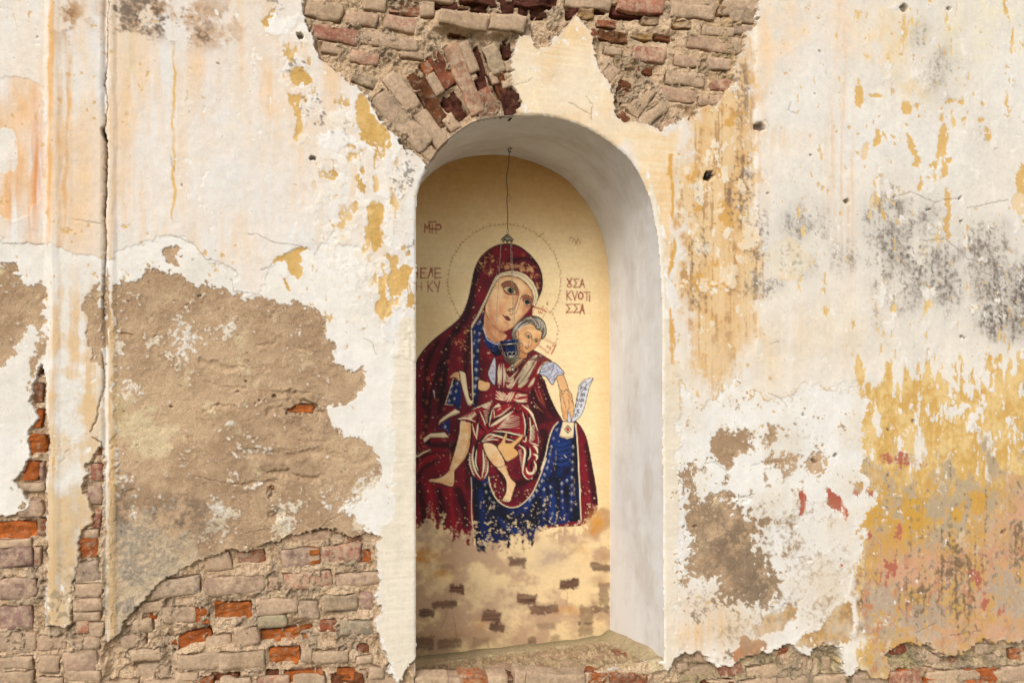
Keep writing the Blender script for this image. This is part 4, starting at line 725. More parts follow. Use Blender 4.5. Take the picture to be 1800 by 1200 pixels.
# iron anchor in its socket
M_IRON = noise_mat('rusty_iron', (.02, .018, .016), (.09, .06, .045), 90, .6, .4, .001, .6)
bx, bz = w2(1247, 307, 0)
bm = bmesh.new()
bmesh.ops.create_cone(bm, cap_ends=True, segments=16, radius1=.014, radius2=.012, depth=.03)
r2 = bmesh.ops.create_uvsphere(bm, u_segments=12, v_segments=8, radius=.008); bmesh.ops.translate(bm, verts=r2['verts'], vec=(.002, .002, .017))
o = bm_obj('anchor_bolt', bm, M_IRON, wall); o.location = (bx, .022, bz); o.rotation_euler = (math.pi/2, 0, .2)
#@@MURAL
# ------------------------------------------------------------------ mural on the back of the niche (flat paint)
MX0, MX1, MY0, MY1 = 704.0, 1080.0, 262.0, 1168.0
SS = 0.5
mxs = np.arange(MX0, MX1, SS, dtype=np.float32)+SS/2; mys = np.arange(MY0, MY1, SS, dtype=np.float32)+SS/2
mgx, mgy = np.meshgrid(mxs, mys); MH, MW = mgx.shape
def mn(su, sv, o, seed): return fbm(mgx, mgy, su, sv, o, seed)
qA, qB, qM, qF, qS = mn(60, 60, 5, 401), mn(26, 20, 5, 402), mn(11, 9, 4, 403), mn(4, 4, 3, 404), mn(2.2, 2.2, 2, 405)
qV, qH = mn(6, 50, 4, 406), mn(50, 2.5, 3, 407)
CV = np.empty((MH, MW, 3), np.float32); ID = np.ones((MH, MW), np.int16)
def mlay(m, c):
    m = np.clip(m, 0, 1)[..., None]; CV[...] = CV*(1-m)+(alb(*c) if isinstance(c, tuple) else c)*m
def mmix(ca, cb, t): t = np.clip(t, 0, 1)[..., None]; return alb(*ca)*(1-t)+alb(*cb)*t
def mblob(cx, cy, rx, ry): return np.exp(-((mgx-cx)/rx)**2-((mgy-cy)/ry)**2)
def bb(P, pad):
    P = np.asarray(P, np.float32)
    i0 = max(0, int((P[:, 0].min()-pad-MX0)/SS)); i1 = min(MW, int((P[:, 0].max()+pad-MX0)/SS)+1)
    j0 = max(0, int((P[:, 1].min()-pad-MY0)/SS)); j1 = min(MH, int((P[:, 1].max()+pad-MY0)/SS)+1)
    return (slice(j0, j1), slice(i0, i1))
def closed(P, n=4):
    P = np.asarray(P, float); N = len(P); out = []
    for i in range(N):
        a, b, c, d = P[i-1], P[i], P[(i+1) % N], P[(i+2) % N]
        for k in range(n):
            t = k/n; out.append(.5*((2*b)+(-a+c)*t+(2*a-5*b+4*c-d)*t*t+(-a+3*b-3*c+d)*t**3))
    return np.array(out)
def fill(P, c, pid=None, sm=True, alpha=1.0, soft=.5, only=None, ol=None, olw=1.2):
    Q = closed(P) if sm else np.asarray(P, float)
    s = bb(Q, 3+soft)
    if s[0].start >= s[0].stop or s[1].start >= s[1].stop: return
    d = seg_sdf(Q, mgx[s], mgy[s]); m = np.clip(d/soft+.5, 0, 1)*alpha
    if only is not None: m = m*np.isin(ID[s], only)
    cc = alb(*c) if isinstance(c, tuple) else c[s]
    CV[s] = CV[s]*(1-m[..., None])+cc*m[..., None]
    if pid: ID[s] = np.where(m > .5, pid, ID[s])
    if ol: stroke(list(map(tuple, Q))+[tuple(Q[0])], ol, olw, sm=False)
def stroke(P, c, w, w2_=None, sm=True, alpha=1.0, pid=None, only=None, soft=.6, mid=None):
    P = np.asarray(P, float)
    if sm and len(P) > 2: P = crom(P, 5)
    w2_ = w if w2_ is None else w2_
    s = bb(P, max(w, w2_, mid or 0)+2)
    if s[0].start >= s[0].stop or s[1].start >= s[1].stop: return
    qx, qy = mgx[s], mgy[s]; best = np.full(qx.shape, -9., np.float32); n = len(P)-1
    for i in range(n):
        ax, ay = P[i]; ex, ey = P[i+1]-P[i]; L = ex*ex+ey*ey+1e-9
        t = np.clip(((qx-ax)*ex+(qy-ay)*ey)/L, 0, 1)
        d = np.sqrt((qx-ax-t*ex)**2+(qy-ay-t*ey)**2); tt_ = (i+t)/n
        ww = w+(w2_-w)*tt_
        if mid is not None: ww = ww+(mid-ww)*(4*tt_*(1-tt_))
        np.maximum(best, ww/2-d, out=best)
    m = np.clip(best/soft+.5, 0, 1)*alpha
    if only is not None: m = m*np.isin(ID[s], only)
    CV[s] = CV[s]*(1-m[..., None])+alb(*c)*m[..., None]
    if pid: ID[s] = np.where(m > .4, pid, ID[s])
def T(org, sc): return lambda *p: [(org[0]+p[i]/sc, org[1]+p[i+1]/sc) for i in range(0, len(p), 2)]
a_, b_, c_, d_, e_, f_, g_t, h_, t_ = T((720, 400), 4), T((720, 640), 3.53), T((800, 400), 5.455), T((880, 540), 5.455), T((725, 640), 6), T((790, 680), 5.453), T((930, 690), 4.8), T((865, 600), 8.575), T((725, 370), 5.143)
GROUND, HALO, TEXT, MANTLE, LINING, TRIM, FACE, HAND, HAIR, CFACE, TUNIC, SLEEVE, LEG1, LEG2, ARM, SCROLL, HAND2, ARM2, SLEEVE2, HALO2 = range(1, 21)
CREAM, INK, RED, DRED, LRED, NAVY, BLUE, SKIN, HI = (236, 214, 172), (38, 22, 24), (124, 20, 34), (30, 6, 14), (160, 26, 38), (12, 15, 34), (20, 42, 100), (228, 178, 124), (238, 218, 180)
# ground: warm cream, deeper ochre towards the vault with the shade there painted in
ochre_shade = .85*(1-sstep(285, 455, mgy+10*qA))
CV[...] = mmix((252, 226, 176), (246, 216, 162), .45+.25*qA+.05*qB)
mlay(ochre_shade*.95, mmix((212, 156, 78), (200, 142, 64), .5+.2*qA+.15*qH))
mlay(sstep(1035, 1075, mgx)*.35*(1-ochre_shade), (206, 160, 96)); mlay(.06*np.abs(qH), (200, 160, 100))
# --- halos
def dotted(cx, cy, r, a0, a1, c, tick=4, HALO=HALO):
    n = int(abs(a1-a0)*r/7)
    for k in range(n):
        a = a0+(a1-a0)*k/n+random.uniform(-.01, .01); rr = r+random.uniform(-1, 1)
        x, y = cx+rr*math.cos(a), cy+rr*math.sin(a); a2 = a+6/r
        x2, y2 = cx+rr*math.cos(a2), cy+rr*math.sin(a2)
        stroke([(x, y), (x2, y2)], c, .9, sm=False, alpha=random.uniform(.45, .85), pid=HALO)
        q = a+random.uniform(-.6, .6)
        stroke([(x, y), (x+tick*math.cos(q), y+tick*math.sin(q))], c, .8, sm=False, alpha=random.uniform(.4, .9), pid=HALO)
        stroke([(x, y), (x+.3, y+.3)], (110, 52, 24), 1.8, sm=False, alpha=random.uniform(.3, .8))
dotted(886.5, 493, 99, math.radians(130), math.radians(398), (166, 92, 42))
dotted(931, 582, 49, math.radians(-62), math.radians(58), (176, 80, 38), 3, HALO2)
stroke(t_(1120, 240, 1150, 232, 1185, 205), (120, 66, 34), 1.2, alpha=.8)
# --- lettering
LC = (150, 46, 34)
def text(P, w=2.0, al=.85, c=LC):
    for p in P: stroke(p, c, w, sm=False, alpha=al*random.uniform(.75, 1.05), pid=TEXT)
text([t_(108, 200, 112, 125), t_(112, 125, 132, 165), t_(132, 165, 152, 120), t_(152, 120, 156, 205), t_(156, 165, 208, 168), t_(180, 130, 178, 205), t_(212, 125, 212, 210)], 2.2)
stroke(t_(212, 128, 245, 130, 258, 150, 242, 172, 214, 168), LC, 2.0, pid=TEXT); stroke(t_(142, 105, 160, 98, 175, 110, 195, 98, 215, 108), LC, 1.6, pid=TEXT)
stroke(t_(1420, 270, 1422, 248, 1440, 245, 1452, 262, 1445, 290), LC, 1.4, alpha=.6, pid=TEXT); stroke(t_(1465, 255, 1480, 290, 1495, 250), LC, 1.5, alpha=.65, pid=TEXT); stroke(t_(1478, 290, 1470, 312, 1490, 312, 1485, 290), LC, 1.3, alpha=.55, pid=TEXT); stroke(t_(1500, 255, 1512, 310, 1522, 255), LC, 1.3, alpha=.5, pid=TEXT)
text([t_(-10, 520, -10, 610), t_(-10, 565, 45, 565), t_(45, 520, 45, 610), t_(75, 520, 75, 610), t_(75, 522, 122, 522), t_(75, 562, 110, 562), t_(75, 610, 122, 608), t_(140, 610, 168, 520), t_(168, 520, 172, 560), t_(205, 520, 205, 612), t_(205, 522, 252, 522), t_(205, 565, 250, 565), t_(205, 610, 255, 606), t_(182, 520, 182, 600)], 2.4)
text([t_(-30, 650, -30, 730), t_(35, 645, 35, 728), t_(35, 688, 80, 688), t_(80, 645, 80, 728)], 1.9, .55); text([t_(140, 640, 140, 730), t_(182, 640, 142, 690), t_(142, 685, 182, 732), t_(195, 645, 222, 690), t_(245, 640, 226, 735)], 2.3, .75)
stroke(t_(1398, 615, 1420, 650, 1440, 612), LC, 2.2, pid=TEXT, sm=False); stroke(t_(1420, 650, 1400, 680, 1420, 692, 1436, 678, 1420, 650), LC, 2.0, pid=TEXT)
text([t_(1502, 620, 1460, 622), t_(1460, 622, 1482, 655), t_(1482, 655, 1458, 692), t_(1458, 692, 1505, 690), t_(1515, 695, 1535, 622), t_(1535, 622, 1555, 698), t_(1520, 670, 1548, 670)], 2.4)
text([t_(1395, 725, 1395, 808), t_(1432, 725, 1398, 768), t_(1398, 765, 1435, 808), t_(1445, 730, 1468, 808), t_(1468, 808, 1490, 730), t_(1548, 738, 1605, 738), t_(1575, 738, 1575, 815), t_(1600, 760, 1600, 820)], 2.3)
stroke(t_(1520, 735, 1500, 765, 1512, 800, 1535, 790, 1538, 755, 1520, 735), LC, 2.3, pid=TEXT)
for dx in (0, 68): text([t_(1445+dx, 845, 1392+dx, 848), t_(1392+dx, 848, 1420+dx, 885), t_(1420+dx, 885, 1390+dx, 922), t_(1390+dx, 922, 1446+dx, 918)], 2.5)
text([t_(1515, 930, 1535, 850), t_(1535, 850, 1552, 932), t_(1520, 902, 1548, 902)], 2.5)
stroke(t_(1218, 825, 1216, 848, 1226, 848), (110, 60, 40), 1.3, pid=TEXT)
# --- the woman's mantle
fill(a_(690, 115, 620, 125, 560, 155, 500, 210, 460, 290, 440, 380, 420, 480, 390, 570, 350, 640, 270, 710, 180, 780, 110, 850, 60, 920, 30, 990)+[(700, 660), (690, 800), (690, 985), (720, 985), (760, 985), (800, 985), (830, 985)]+b_(400, 1080, 480, 1110, 650, 1075, 800, 1040, 900, 1010, 1060, 1000, 1130, 950, 1165, 890, 1150, 750, 1130, 640, 1110, 530, 1090, 450, 1060, 390, 1020, 350, 945, 345, 900, 270, 860, 180, 830, 90)+a_(860, 900, 860, 700, 868, 560, 910, 480, 930, 420, 930, 350, 910, 280, 870, 220, 820, 170, 760, 130), mmix(RED, (92, 15, 30), .5+.4*qB), MANTLE)
W0 = [MANTLE]
for P, w, w2q, c in [(a_(470, 300, 440, 480, 400, 620, 330, 720), 7, 12, DRED), (a_(330, 720, 270, 830, 230, 1000, 215, 1200), 10, 16, DRED), (a_(200, 800, 130, 930, 110, 1100, 100, 1250), 6, 10, DRED), (a_(420, 720, 400, 900, 390, 1040), 9, 6, DRED), (a_(310, 780, 300, 900, 330, 1000), 5, 7, (104, 18, 32)),
                     (e_(280, 20, 200, 300, 150, 600, 130, 720), 8, 6, DRED), (e_(360, 30, 320, 300, 280, 500), 6, 8, DRED), (e_(100, 0, 80, 300, 70, 600), 5, 4, (100, 16, 30)), (e_(210, 850, 400, 850, 430, 880), 8, 14, DRED), (e_(60, 1000, 200, 940, 420, 940), 4, 2, DRED), (e_(60, 1120, 120, 1030, 250, 970), 3, 1, LRED), (e_(70, 1060, 160, 980, 300, 950), 2, 1, LRED),
                     (b_(50, 700, 90, 640, 180, 590), 6, 3, DRED), (b_(300, 780, 340, 900, 350, 1000), 12, 10, DRED), (b_(180, 780, 200, 880, 210, 990), 9, 8, DRED), (b_(60, 740, 80, 860, 90, 980), 8, 9, DRED), (b_(250, 770, 260, 880, 280, 1000), 4, 5, LRED), (b_(120, 740, 140, 880, 150, 990), 6, 6, LRED), (b_(360, 560, 370, 660, 365, 760), 14, 10, (64, 12, 24)),
                     (h_(740, 560, 860, 900, 960, 1100), 10, 14, DRED), (h_(600, 740, 640, 900, 700, 1150), 10, 20, DRED), (b_(800, 330, 880, 345, 940, 345), 6, 4, (70, 12, 24)), (b_(830, 420, 850, 480, 830, 600, 800, 680), 12, 18, DRED), (b_(560, 640, 600, 720, 680, 740, 760, 700), 14, 10, DRED), (b_(520, 760, 570, 840, 640, 850, 700, 800), 10, 6, (100, 16, 30)), (b_(1100, 500, 1120, 650, 1150, 850), 8, 10, DRED)]:
    stroke(P, c, w*1.15, w2q*1.15, alpha=.82, only=W0, soft=5)
stroke(a_(740, 230, 800, 215, 850, 225, 900, 260), DRED, 4, 5, alpha=.8, only=W0, soft=2); stroke(a_(570, 170, 500, 260, 470, 360), DRED, 8, 8, alpha=.6, only=W0, soft=4)
for P in (h_(640, 690, 700, 850, 810, 1000), h_(620, 900, 700, 1000, 780, 1075), h_(700, 720, 760, 880, 800, 960)): stroke(P, (204, 120, 84), .5, .5, mid=1.2, alpha=.7, only=W0)
for (x, y, rx, ry, k) in [(835, 690, 16, 40, .8), (810, 760, 14, 40, .5), (925, 835, 20, 14, .6), (960, 720, 12, 30, .6), (835, 800, 14, 40, .7), (960, 790, 14, 40, .7), (845, 640, 12, 40, .5), (905, 870, 30, 10, .4), (780, 690, 10, 40, .35)]: mlay(k*mblob(x, y, rx, ry)*(ID == MANTLE), (26, 6, 12))
# outline of the mantle
stroke(a_(870, 555, 910, 480, 930, 420, 930, 350, 910, 280, 870, 220, 820, 170, 760, 130, 690, 115, 620, 125, 560, 155, 500, 210, 460, 290, 440, 380, 420, 480, 390, 570, 350, 640, 270, 710, 180, 780, 110, 850, 60, 920, 40, 980), INK, 2.6)
stroke(a_(905, 300, 920, 380, 905, 470), INK, 5, 4, alpha=.6, only=W0, soft=3)
stroke(b_(835, 100, 860, 180, 900, 270, 942, 342), INK, 2.4); stroke(b_(1030, 352, 1062, 390, 1092, 450, 1112, 530, 1132, 640, 1152, 750, 1166, 870), INK, 2.2)
# gold stars on the cloth
for (x, y) in e_(160, 150, 300, 160, 150, 400, 260, 375, 335, 470, 145, 650, 105, 730, 140, 550)+a_(380, 560, 350, 920, 130, 1060, 270, 940, 800, 190):
    for k in range(8):
        q = k*math.pi/4; stroke([(x+1.2*math.cos(q), y+1.2*math.sin(q)), (x+3.4*math.cos(q), y+3.4*math.sin(q))], (190, 100, 48), 1.0, sm=False, alpha=.5, only=W0)
# paint flaked to the ground coat on the veil and shoulder
wear = np.zeros_like(qA)
for (x, y, rx, ry, k) in [(856, 453, 16, 10, 1.1), (870, 458, 12, 10, 1), (900, 467, 26, 8, 1.5), (922, 474, 22, 9, 1.5), (938, 484, 12, 10, 1.3), (848, 466, 14, 10, 1.0), (945, 500, 8, 10, 1.1), (860, 478, 14, 9, .9), (818, 580, 10, 10, .8), (806, 600, 14, 9, .95), (816, 612, 10, 6, .9), (740, 760, 4, 40, .6)]: wear = np.maximum(wear, k*mblob(x, y, rx, ry))
wm = sstep(.75, 1.15, wear*.85+.34*qF+.14*qM+.34*qS-.05)*sstep(.3, .6, wear)*(ID == MANTLE); mlay(wm*.85, mmix((222, 182, 128), (190, 120, 74), .4+.4*qS))
# --- blue linings
def bfill(P, sm=True): fill(P, mmix(NAVY, BLUE, .5+.35*qB+.2*qV), LINING, sm)
bfill(a_(434, 715, 500, 632, 522, 590, 518, 720, 500, 770, 492, 860, 490, 1000, 486, 1200, 470, 1260, 440, 1240, 440, 1000), False)
bfill(a_(512, 690, 530, 760, 560, 805, 620, 818, 660, 800, 640, 900, 600, 905, 575, 880, 540, 830, 515, 780), False)
bfill(e_(430, 150, 500, 180, 515, 300, 510, 420, 500, 490, 430, 430, 345, 425, 375, 320), False); bfill(e_(275, 670, 340, 610, 395, 560, 385, 740, 350, 690), False); bfill(e_(120, 835, 190, 790, 190, 890, 165, 850), False)
stroke(a_(505, 640, 512, 720, 490, 800, 484, 1000, 480, 1200), INK, 5, 5, alpha=.7, only=[LINING], soft=3)
U_ = f_(375, 860, 390, 940, 430, 1040, 490, 1110, 570, 1150, 650, 1145, 720, 1100, 790, 1020, 840, 920, 890, 790, 927, 680)+g_t(100, 650, 140, 520, 165, 400, 200, 300, 245, 245)
bfill(f_(210, 860)+U_+g_t(285, 235, 390, 250, 405, 400, 415, 600, 425, 800, 438, 1080, 330, 1090, 230, 1120, 100, 1130)+[(925, 985), (900, 985), (868, 985), (838, 985)], False)
L0 = [LINING]
fill(b_(400, 705, 440, 720, 440, 1000, 400, 1080), (12, 14, 24), None, alpha=.75, soft=8, only=L0)
fill(b_(395, 720, 470, 760, 560, 900, 660, 930, 740, 900, 830, 800, 850, 900, 700, 1060, 500, 1060, 420, 1100), (16, 18, 34), None, alpha=.85, soft=10, only=L0)
stroke(b_(440, 780, 450, 950, 470, 1100), BLUE, 8, 12, alpha=.65, only=L0, soft=6); stroke(b_(560, 960, 600, 1010, 680, 1040), (24, 52, 116), 6, 10, alpha=.6, only=L0, soft=5)
for P, w in ((g_t(240, 560, 200, 700, 150, 740), 10), (g_t(380, 400, 390, 700, 400, 1050), 9), (g_t(330, 640, 280, 720, 180, 740), 8), (g_t(240, 740, 250, 900, 240, 1000), 7), (g_t(60, 900, 40, 1000, 30, 1100), 14), (g_t(150, 800, 150, 950, 150, 1100), 6), (g_t(330, 800, 320, 1000), 6)): stroke(P, (14, 16, 30), w, w, alpha=.8, only=L0, soft=4)
for y, w in ((410, 5), (450, 4), (490, 5), (530, 5), (575, 5)): stroke(g_t(215, y+15, 270, y+30, 350, y), (26, 64, 128), 1.5, 1.5, mid=w, alpha=.75, only=L0, soft=2)
for P in (g_t(195, 800, 205, 950, 205, 1100), g_t(275, 760, 278, 950), g_t(120, 800, 125, 950)): stroke(P, (24, 54, 112), 5, 6, alpha=.6, only=L0, soft=3)
def arrow(x, y, s=1.0, al=.85, lean=0):
    al *= .55; s *= .85
    stroke([(x+lean, y-3.6*s), (x, y+3.6*s)], (224, 222, 220), .9, 1.3, sm=False, alpha=al, only=L0); stroke([(x-3*s, y+.6*s), (x+lean, y-3.4*s), (x+3*s, y+.6*s)], (224, 222, 220), 1.0, sm=False, alpha=al, only=L0)
for k, (x, y) in enumerate(g_t(232, 315, 205, 385, 188, 455, 175, 518, 163, 580, 150, 635, 130, 690, 110, 740, 85, 782, 62, 828, 35, 865, 8, 895, 370, 455, 368, 520, 366, 585, 364, 650, 362, 715, 360, 780, 358, 850, 356, 920, 356, 985, 318, 740, 275, 765, 276, 835, 280, 910, 180, 795, 125, 815, 132, 900, 122, 1010, 195, 1020, 185, 870)+f_(340, 935, 352, 1005, 385, 1065, 425, 1110, 800, 1045, 765, 1085, 835, 990)): arrow(x, y, .9, random.uniform(.5, .9), random.uniform(-.5, 1.2))
for (x, y) in a_(492, 665, 455, 735, 490, 745, 484, 795, 450, 815, 478, 865, 448, 900, 474, 945, 470, 1000, 470, 1060, 460, 1110)+e_(665, 55, 662, 150, 657, 240, 470, 205, 415, 225, 458, 285, 400, 300, 440, 365, 385, 385, 342, 660, 650, 320): arrow(x, y, .85, .9, .8)
arrow(*e_(228, 310)[0], 1.6, 1, .6); stroke(e_(225, 280, 235, 360), (214, 200, 200), 3, .5, sm=False, alpha=.8)
# --- cream borders of the cloth
stroke(U_, CREAM, 1.7, pid=TRIM); stroke(f_(208, 865, 212, 1000, 212, 1200)+b_(400, 1090), CREAM, 1.5, alpha=.9, pid=TRIM); stroke(g_t(392, 260, 408, 420, 418, 620, 428, 820, 438, 1070), CREAM, 2.0, pid=TRIM)
stroke(a_(434, 715, 438, 900, 442, 1060, 444, 1220)+e_(630, 400), CREAM, 1.8, pid=TRIM)
fill(e_(485, 80, 555, 92, 575, 220, 600, 350, 622, 380, 640, 360, 640, 400, 610, 432, 580, 420, 545, 330, 510, 200), CREAM, TRIM, ol=INK, olw=1)
stroke(e_(500, 90, 520, 220, 552, 330, 590, 410, 620, 415), (120, 84, 50), .8)
for P in (e_(300, 610, 270, 650, 285, 590, 360, 530, 450, 470, 500, 495, 495, 515, 380, 560), e_(120, 830, 112, 780, 190, 725, 340, 715, 385, 765, 380, 775, 190, 772), e_(50, 960, 110, 920, 190, 890, 192, 905, 110, 945, 50, 985)): fill(P, CREAM, TRIM, False, ol=INK, olw=.9)
stroke(e_(180, 765, 380, 768), (150, 110, 66), .8, sm=False); stroke(e_(300, 620, 400, 545, 490, 505), (150, 110, 66), .8); stroke(e_(430, 150, 385, 300, 345, 425, 425, 428), CREAM, 1.1, sm=False)
fill(g_t(285, 238, 382, 250, 374, 375, 320, 390, 252, 368), CREAM, TRIM, False, ol=INK, olw=1.0); stroke(g_t(252, 355, 310, 375, 374, 362), (150, 110, 60), 1)
fill(g_t(326, 270, 360, 308, 326, 345, 294, 308), INK, None, False); fill(g_t(326, 282, 350, 308, 326, 334, 303, 308), CREAM, None, False); fill(g_t(326, 288, 343, 308, 326, 328, 309, 308), (176, 40, 40), None, False)
# veil edge round the face
fill(a_(430, 690, 470, 620, 530, 500, 570, 410, 602, 345, 640, 318, 700, 304, 760, 306, 820, 330, 868, 378, 895, 430, 906, 480, 882, 555, 860, 545, 872, 490, 858, 440, 820, 390, 770, 352, 700, 334, 642, 345, 612, 372, 580, 432, 540, 520, 500, 602, 450, 690, 434, 716), CREAM, TRIM, False, ol=INK, olw=1.0)
stroke(a_(440, 695, 540, 505, 600, 372, 635, 335, 700, 320, 765, 326, 830, 365, 875, 430, 885, 490, 870, 545), (120, 100, 80), .8)
# --- face and neck
fill(a_(530, 570, 520, 650, 520, 720, 545, 775, 600, 812, 660, 798, 690, 760, 660, 730, 600, 690), mmix((206, 140, 96), (224, 172, 122), .5+.3*qM), FACE, False, ol=INK, olw=1)
stroke(a_(515, 700, 545, 785, 600, 818, 640, 812), (206, 212, 224), 1.3, sm=False)
mlay(.0*qA, CREAM)
FP_ = a_(640, 350, 700, 340, 770, 356, 820, 396, 856, 442, 868, 500, 855, 550, 830, 590, 800, 622, 770, 660, 740, 692, 700, 716, 660, 730, 620, 715, 580, 680, 550, 632, 532, 580, 540, 530, 580, 440, 615, 372)
fill(FP_, mmix((226, 164, 108), (248, 206, 152), .65+.15*qM-.55*sstep(912, 938, mgx)-.35*sstep(560, 585, mgy)), FACE, ol=(60, 36, 30), olw=1.1)
for (x, y, r, c, k) in [(876, 543, 14, (214, 128, 88), .7), (925, 540, 10, (196, 120, 84), .6), (885, 575, 12, (206, 136, 96), .5), (868, 520, 12, (240, 204, 158), .5), (905, 495, 10, (240, 206, 160), .4), (895, 560, 7, (240, 206, 160), .5), (862, 560, 8, (198, 128, 92), .5)]: mlay(k*mblob(x, y, r, r)*(ID == FACE), c)
stroke(a_(865, 480, 860, 540, 820, 600, 770, 655, 720, 700), (176, 104, 76), 5, 3, alpha=.5, only=[FACE], soft=3)
for P, w, al, c in [(c_(602, 620, 590, 700, 560, 780), 6, .5, (176, 104, 70)), (c_(330, 700, 340, 830, 380, 930, 440, 985), 7, .45, (190, 116, 80)), (c_(430, 480, 520, 470, 640, 500, 720, 580, 750, 680), 5, .5, (192, 122, 84)), (c_(470, 660, 520, 672, 580, 668), 3.5, .4, (190, 118, 82)), (c_(660, 780, 650, 840, 600, 910), 5, .45, (186, 112, 78)), (c_(480, 910, 510, 922), 4, .5, (184, 106, 78)), (c_(420, 860, 440, 900, 480, 950), 4, .25, (250, 216, 166)), (c_(400, 640, 390, 720, 400, 790), 9, .35, (252, 216, 164)), (c_(540, 540, 600, 560, 650, 610), 5, .35, (252, 220, 172)), (c_(300, 900, 330, 1010, 400, 1080), 7, .5, (168, 96, 68)), (c_(430, 1000, 480, 1010, 520, 990), 5, .5, (158, 90, 66))]:
    stroke(P, c, w, w, alpha=al, only=[FACE], soft=4)
BR = (150, 90, 66)
fill(c_(440, 550, 470, 520, 520, 512, 570, 538, 605, 592, 606, 640, 560, 648, 500, 642, 465, 612, 458, 580), BR, None); fill(c_(468, 583, 500, 568, 540, 574, 572, 600, 574, 628, 540, 634, 498, 618), (206, 186, 144), None)
fill(c_(500, 590, 528, 574, 558, 588, 565, 614, 545, 632, 516, 624, 502, 606), (60, 56, 46), None); fill(c_(516, 594, 534, 584, 550, 600, 544, 620, 524, 616), (16, 14, 14), None); stroke(c_(505, 585, 512, 600), (150, 140, 116), 1)
stroke(c_(440, 550, 480, 519, 530, 512, 580, 544, 608, 600), (40, 24, 22), 1.7, 1.3); stroke(c_(455, 580, 500, 565, 545, 572, 580, 605), (40, 24, 22), 1.2); stroke(c_(480, 612, 520, 640, 565, 645), (170, 80, 60), 1.2)
fill(c_(640, 668, 668, 650, 710, 660, 740, 700, 746, 732, 702, 758, 665, 738, 648, 702), BR, None); fill(c_(655, 700, 680, 688, 710, 704, 718, 734, 692, 748, 664, 732), (206, 186, 144), None); fill(c_(668, 700, 690, 692, 710, 708, 710, 730, 688, 740, 668, 724), (22, 20, 20), None)
stroke(c_(618, 692, 640, 656, 680, 644, 722, 664, 748, 702), (40, 24, 22), 1.6, 1.2); stroke(c_(652, 706, 680, 686, 712, 702, 722, 732), (40, 24, 22), 1.1); stroke(c_(660, 740, 695, 760, 728, 745), (176, 84, 66), 1.2)
stroke(c_(620, 660, 604, 720, 580, 780, 560, 815), (246, 222, 182), 1.8, 1.2); stroke(c_(608, 604, 604, 680, 582, 745, 562, 800), (132, 74, 56), 1.3); stroke(c_(628, 668, 612, 730, 588, 800, 566, 822, 545, 826), (150, 88, 64), 1.0)
stroke(c_(545, 782, 520, 780, 512, 796, 530, 802), (70, 34, 30), 1.4); stroke(c_(520, 822, 530, 838, 542, 828), (70, 34, 30), 1.3)
fill(c_(455, 840, 478, 852, 500, 846, 512, 862, 530, 884, 516, 896, 490, 886, 476, 868), (122, 44, 44), None); stroke(c_(455, 836, 475, 852, 500, 850, 532, 884), (54, 20, 22), 1.5); stroke(c_(478, 905, 500, 912), (176, 96, 74), 1.2)
stroke(c_(620, 650, 610, 620, 606, 600), (168, 108, 76), 1)
# --- woman's hands
fill(e_(395, 130, 430, 95, 470, 80, 492, 90, 495, 178, 470, 160, 440, 135, 400, 142), SKIN, HAND, ol=INK, olw=.9); stroke(e_(430, 140, 460, 140, 480, 150), INK, 1); stroke(e_(415, 118, 455, 105, 485, 110), (150, 92, 58), .8)
# --- the child
fill(h_(45, 250, 60, 400, 50, 560, 40, 650, 10, 640, -40, 560, -60, 470, -30, 380, 0, 300, 30, 240), mmix((200, 200, 208), (176, 178, 192), .5+.4*qB), SLEEVE2, ol=INK, olw=1.2)
for (x, y) in h_(15, 370, 5, 470, 15, 560, -25, 480): stroke([(x-1, y-1), (x+1, y+1)], (150, 60, 60), 1.4, sm=False)
fill(e_(700, 165, 760, 180, 820, 200, 800, 265, 745, 280, 692, 255), SKIN, ARM2, ol=INK, olw=1.1)
fill(h_(90, 330, 130, 280, 180, 320, 250, 330, 380, 260, 470, 250, 520, 160, 600, 125, 700, 170, 800, 230, 900, 300, 800, 300, 740, 400, 690, 520, 660, 620, 600, 720, 540, 760, 330, 740, 200, 710, 80, 690, 60, 560, 70, 440), mmix((140, 26, 38), (108, 18, 30), .5+.4*qB), TUNIC, ol=INK, olw=1.2)
fill(h_(215, 430, 300, 360, 380, 262, 470, 262, 440, 330, 360, 400, 300, 450), (232, 190, 140), None, False)
for k in range(9): stroke(h_(300+k*18, 440-k*18, 330+k*16, 405-k*16), (158, 50, 40), 1.3, sm=False)
stroke(h_(235, 470, 330, 440, 430, 350, 520, 240, 590, 140), (70, 40, 44), 5, 4, alpha=.85)
for P, w in [(h_(110, 340, 100, 480, 90, 640), 4), (h_(140, 340, 135, 500, 130, 650), 3), (h_(170, 330, 180, 500, 175, 690), 3), (h_(120, 420, 110, 560, 105, 660), 2), (h_(195, 400, 200, 520, 205, 600), 2), (h_(210, 480, 260, 560, 330, 500, 400, 420), 3), (h_(215, 570, 270, 600, 330, 540), 3), (h_(215, 640, 240, 680, 300, 620, 330, 560), 3.5), (h_(690, 200, 640, 240, 560, 320, 480, 430, 390, 560), 7), (h_(640, 290, 540, 420, 470, 520, 420, 590, 390, 640), 6), (h_(600, 250, 500, 380, 420, 500), 5), (h_(680, 270, 600, 420, 520, 540, 430, 650, 400, 690), 5), (h_(560, 560, 480, 640, 410, 700), 3), (h_(640, 540, 600, 620, 540, 690), 5), (h_(790, 310, 720, 420, 680, 490), 5), (h_(360, 600, 310, 660, 270, 710), 3), (h_(440, 440, 350, 600, 290, 690), 3), (h_(520, 540, 420, 650, 390, 695), 3)]:
    stroke(P, HI, .4, .4, mid=w, alpha=.88, only=[TUNIC])
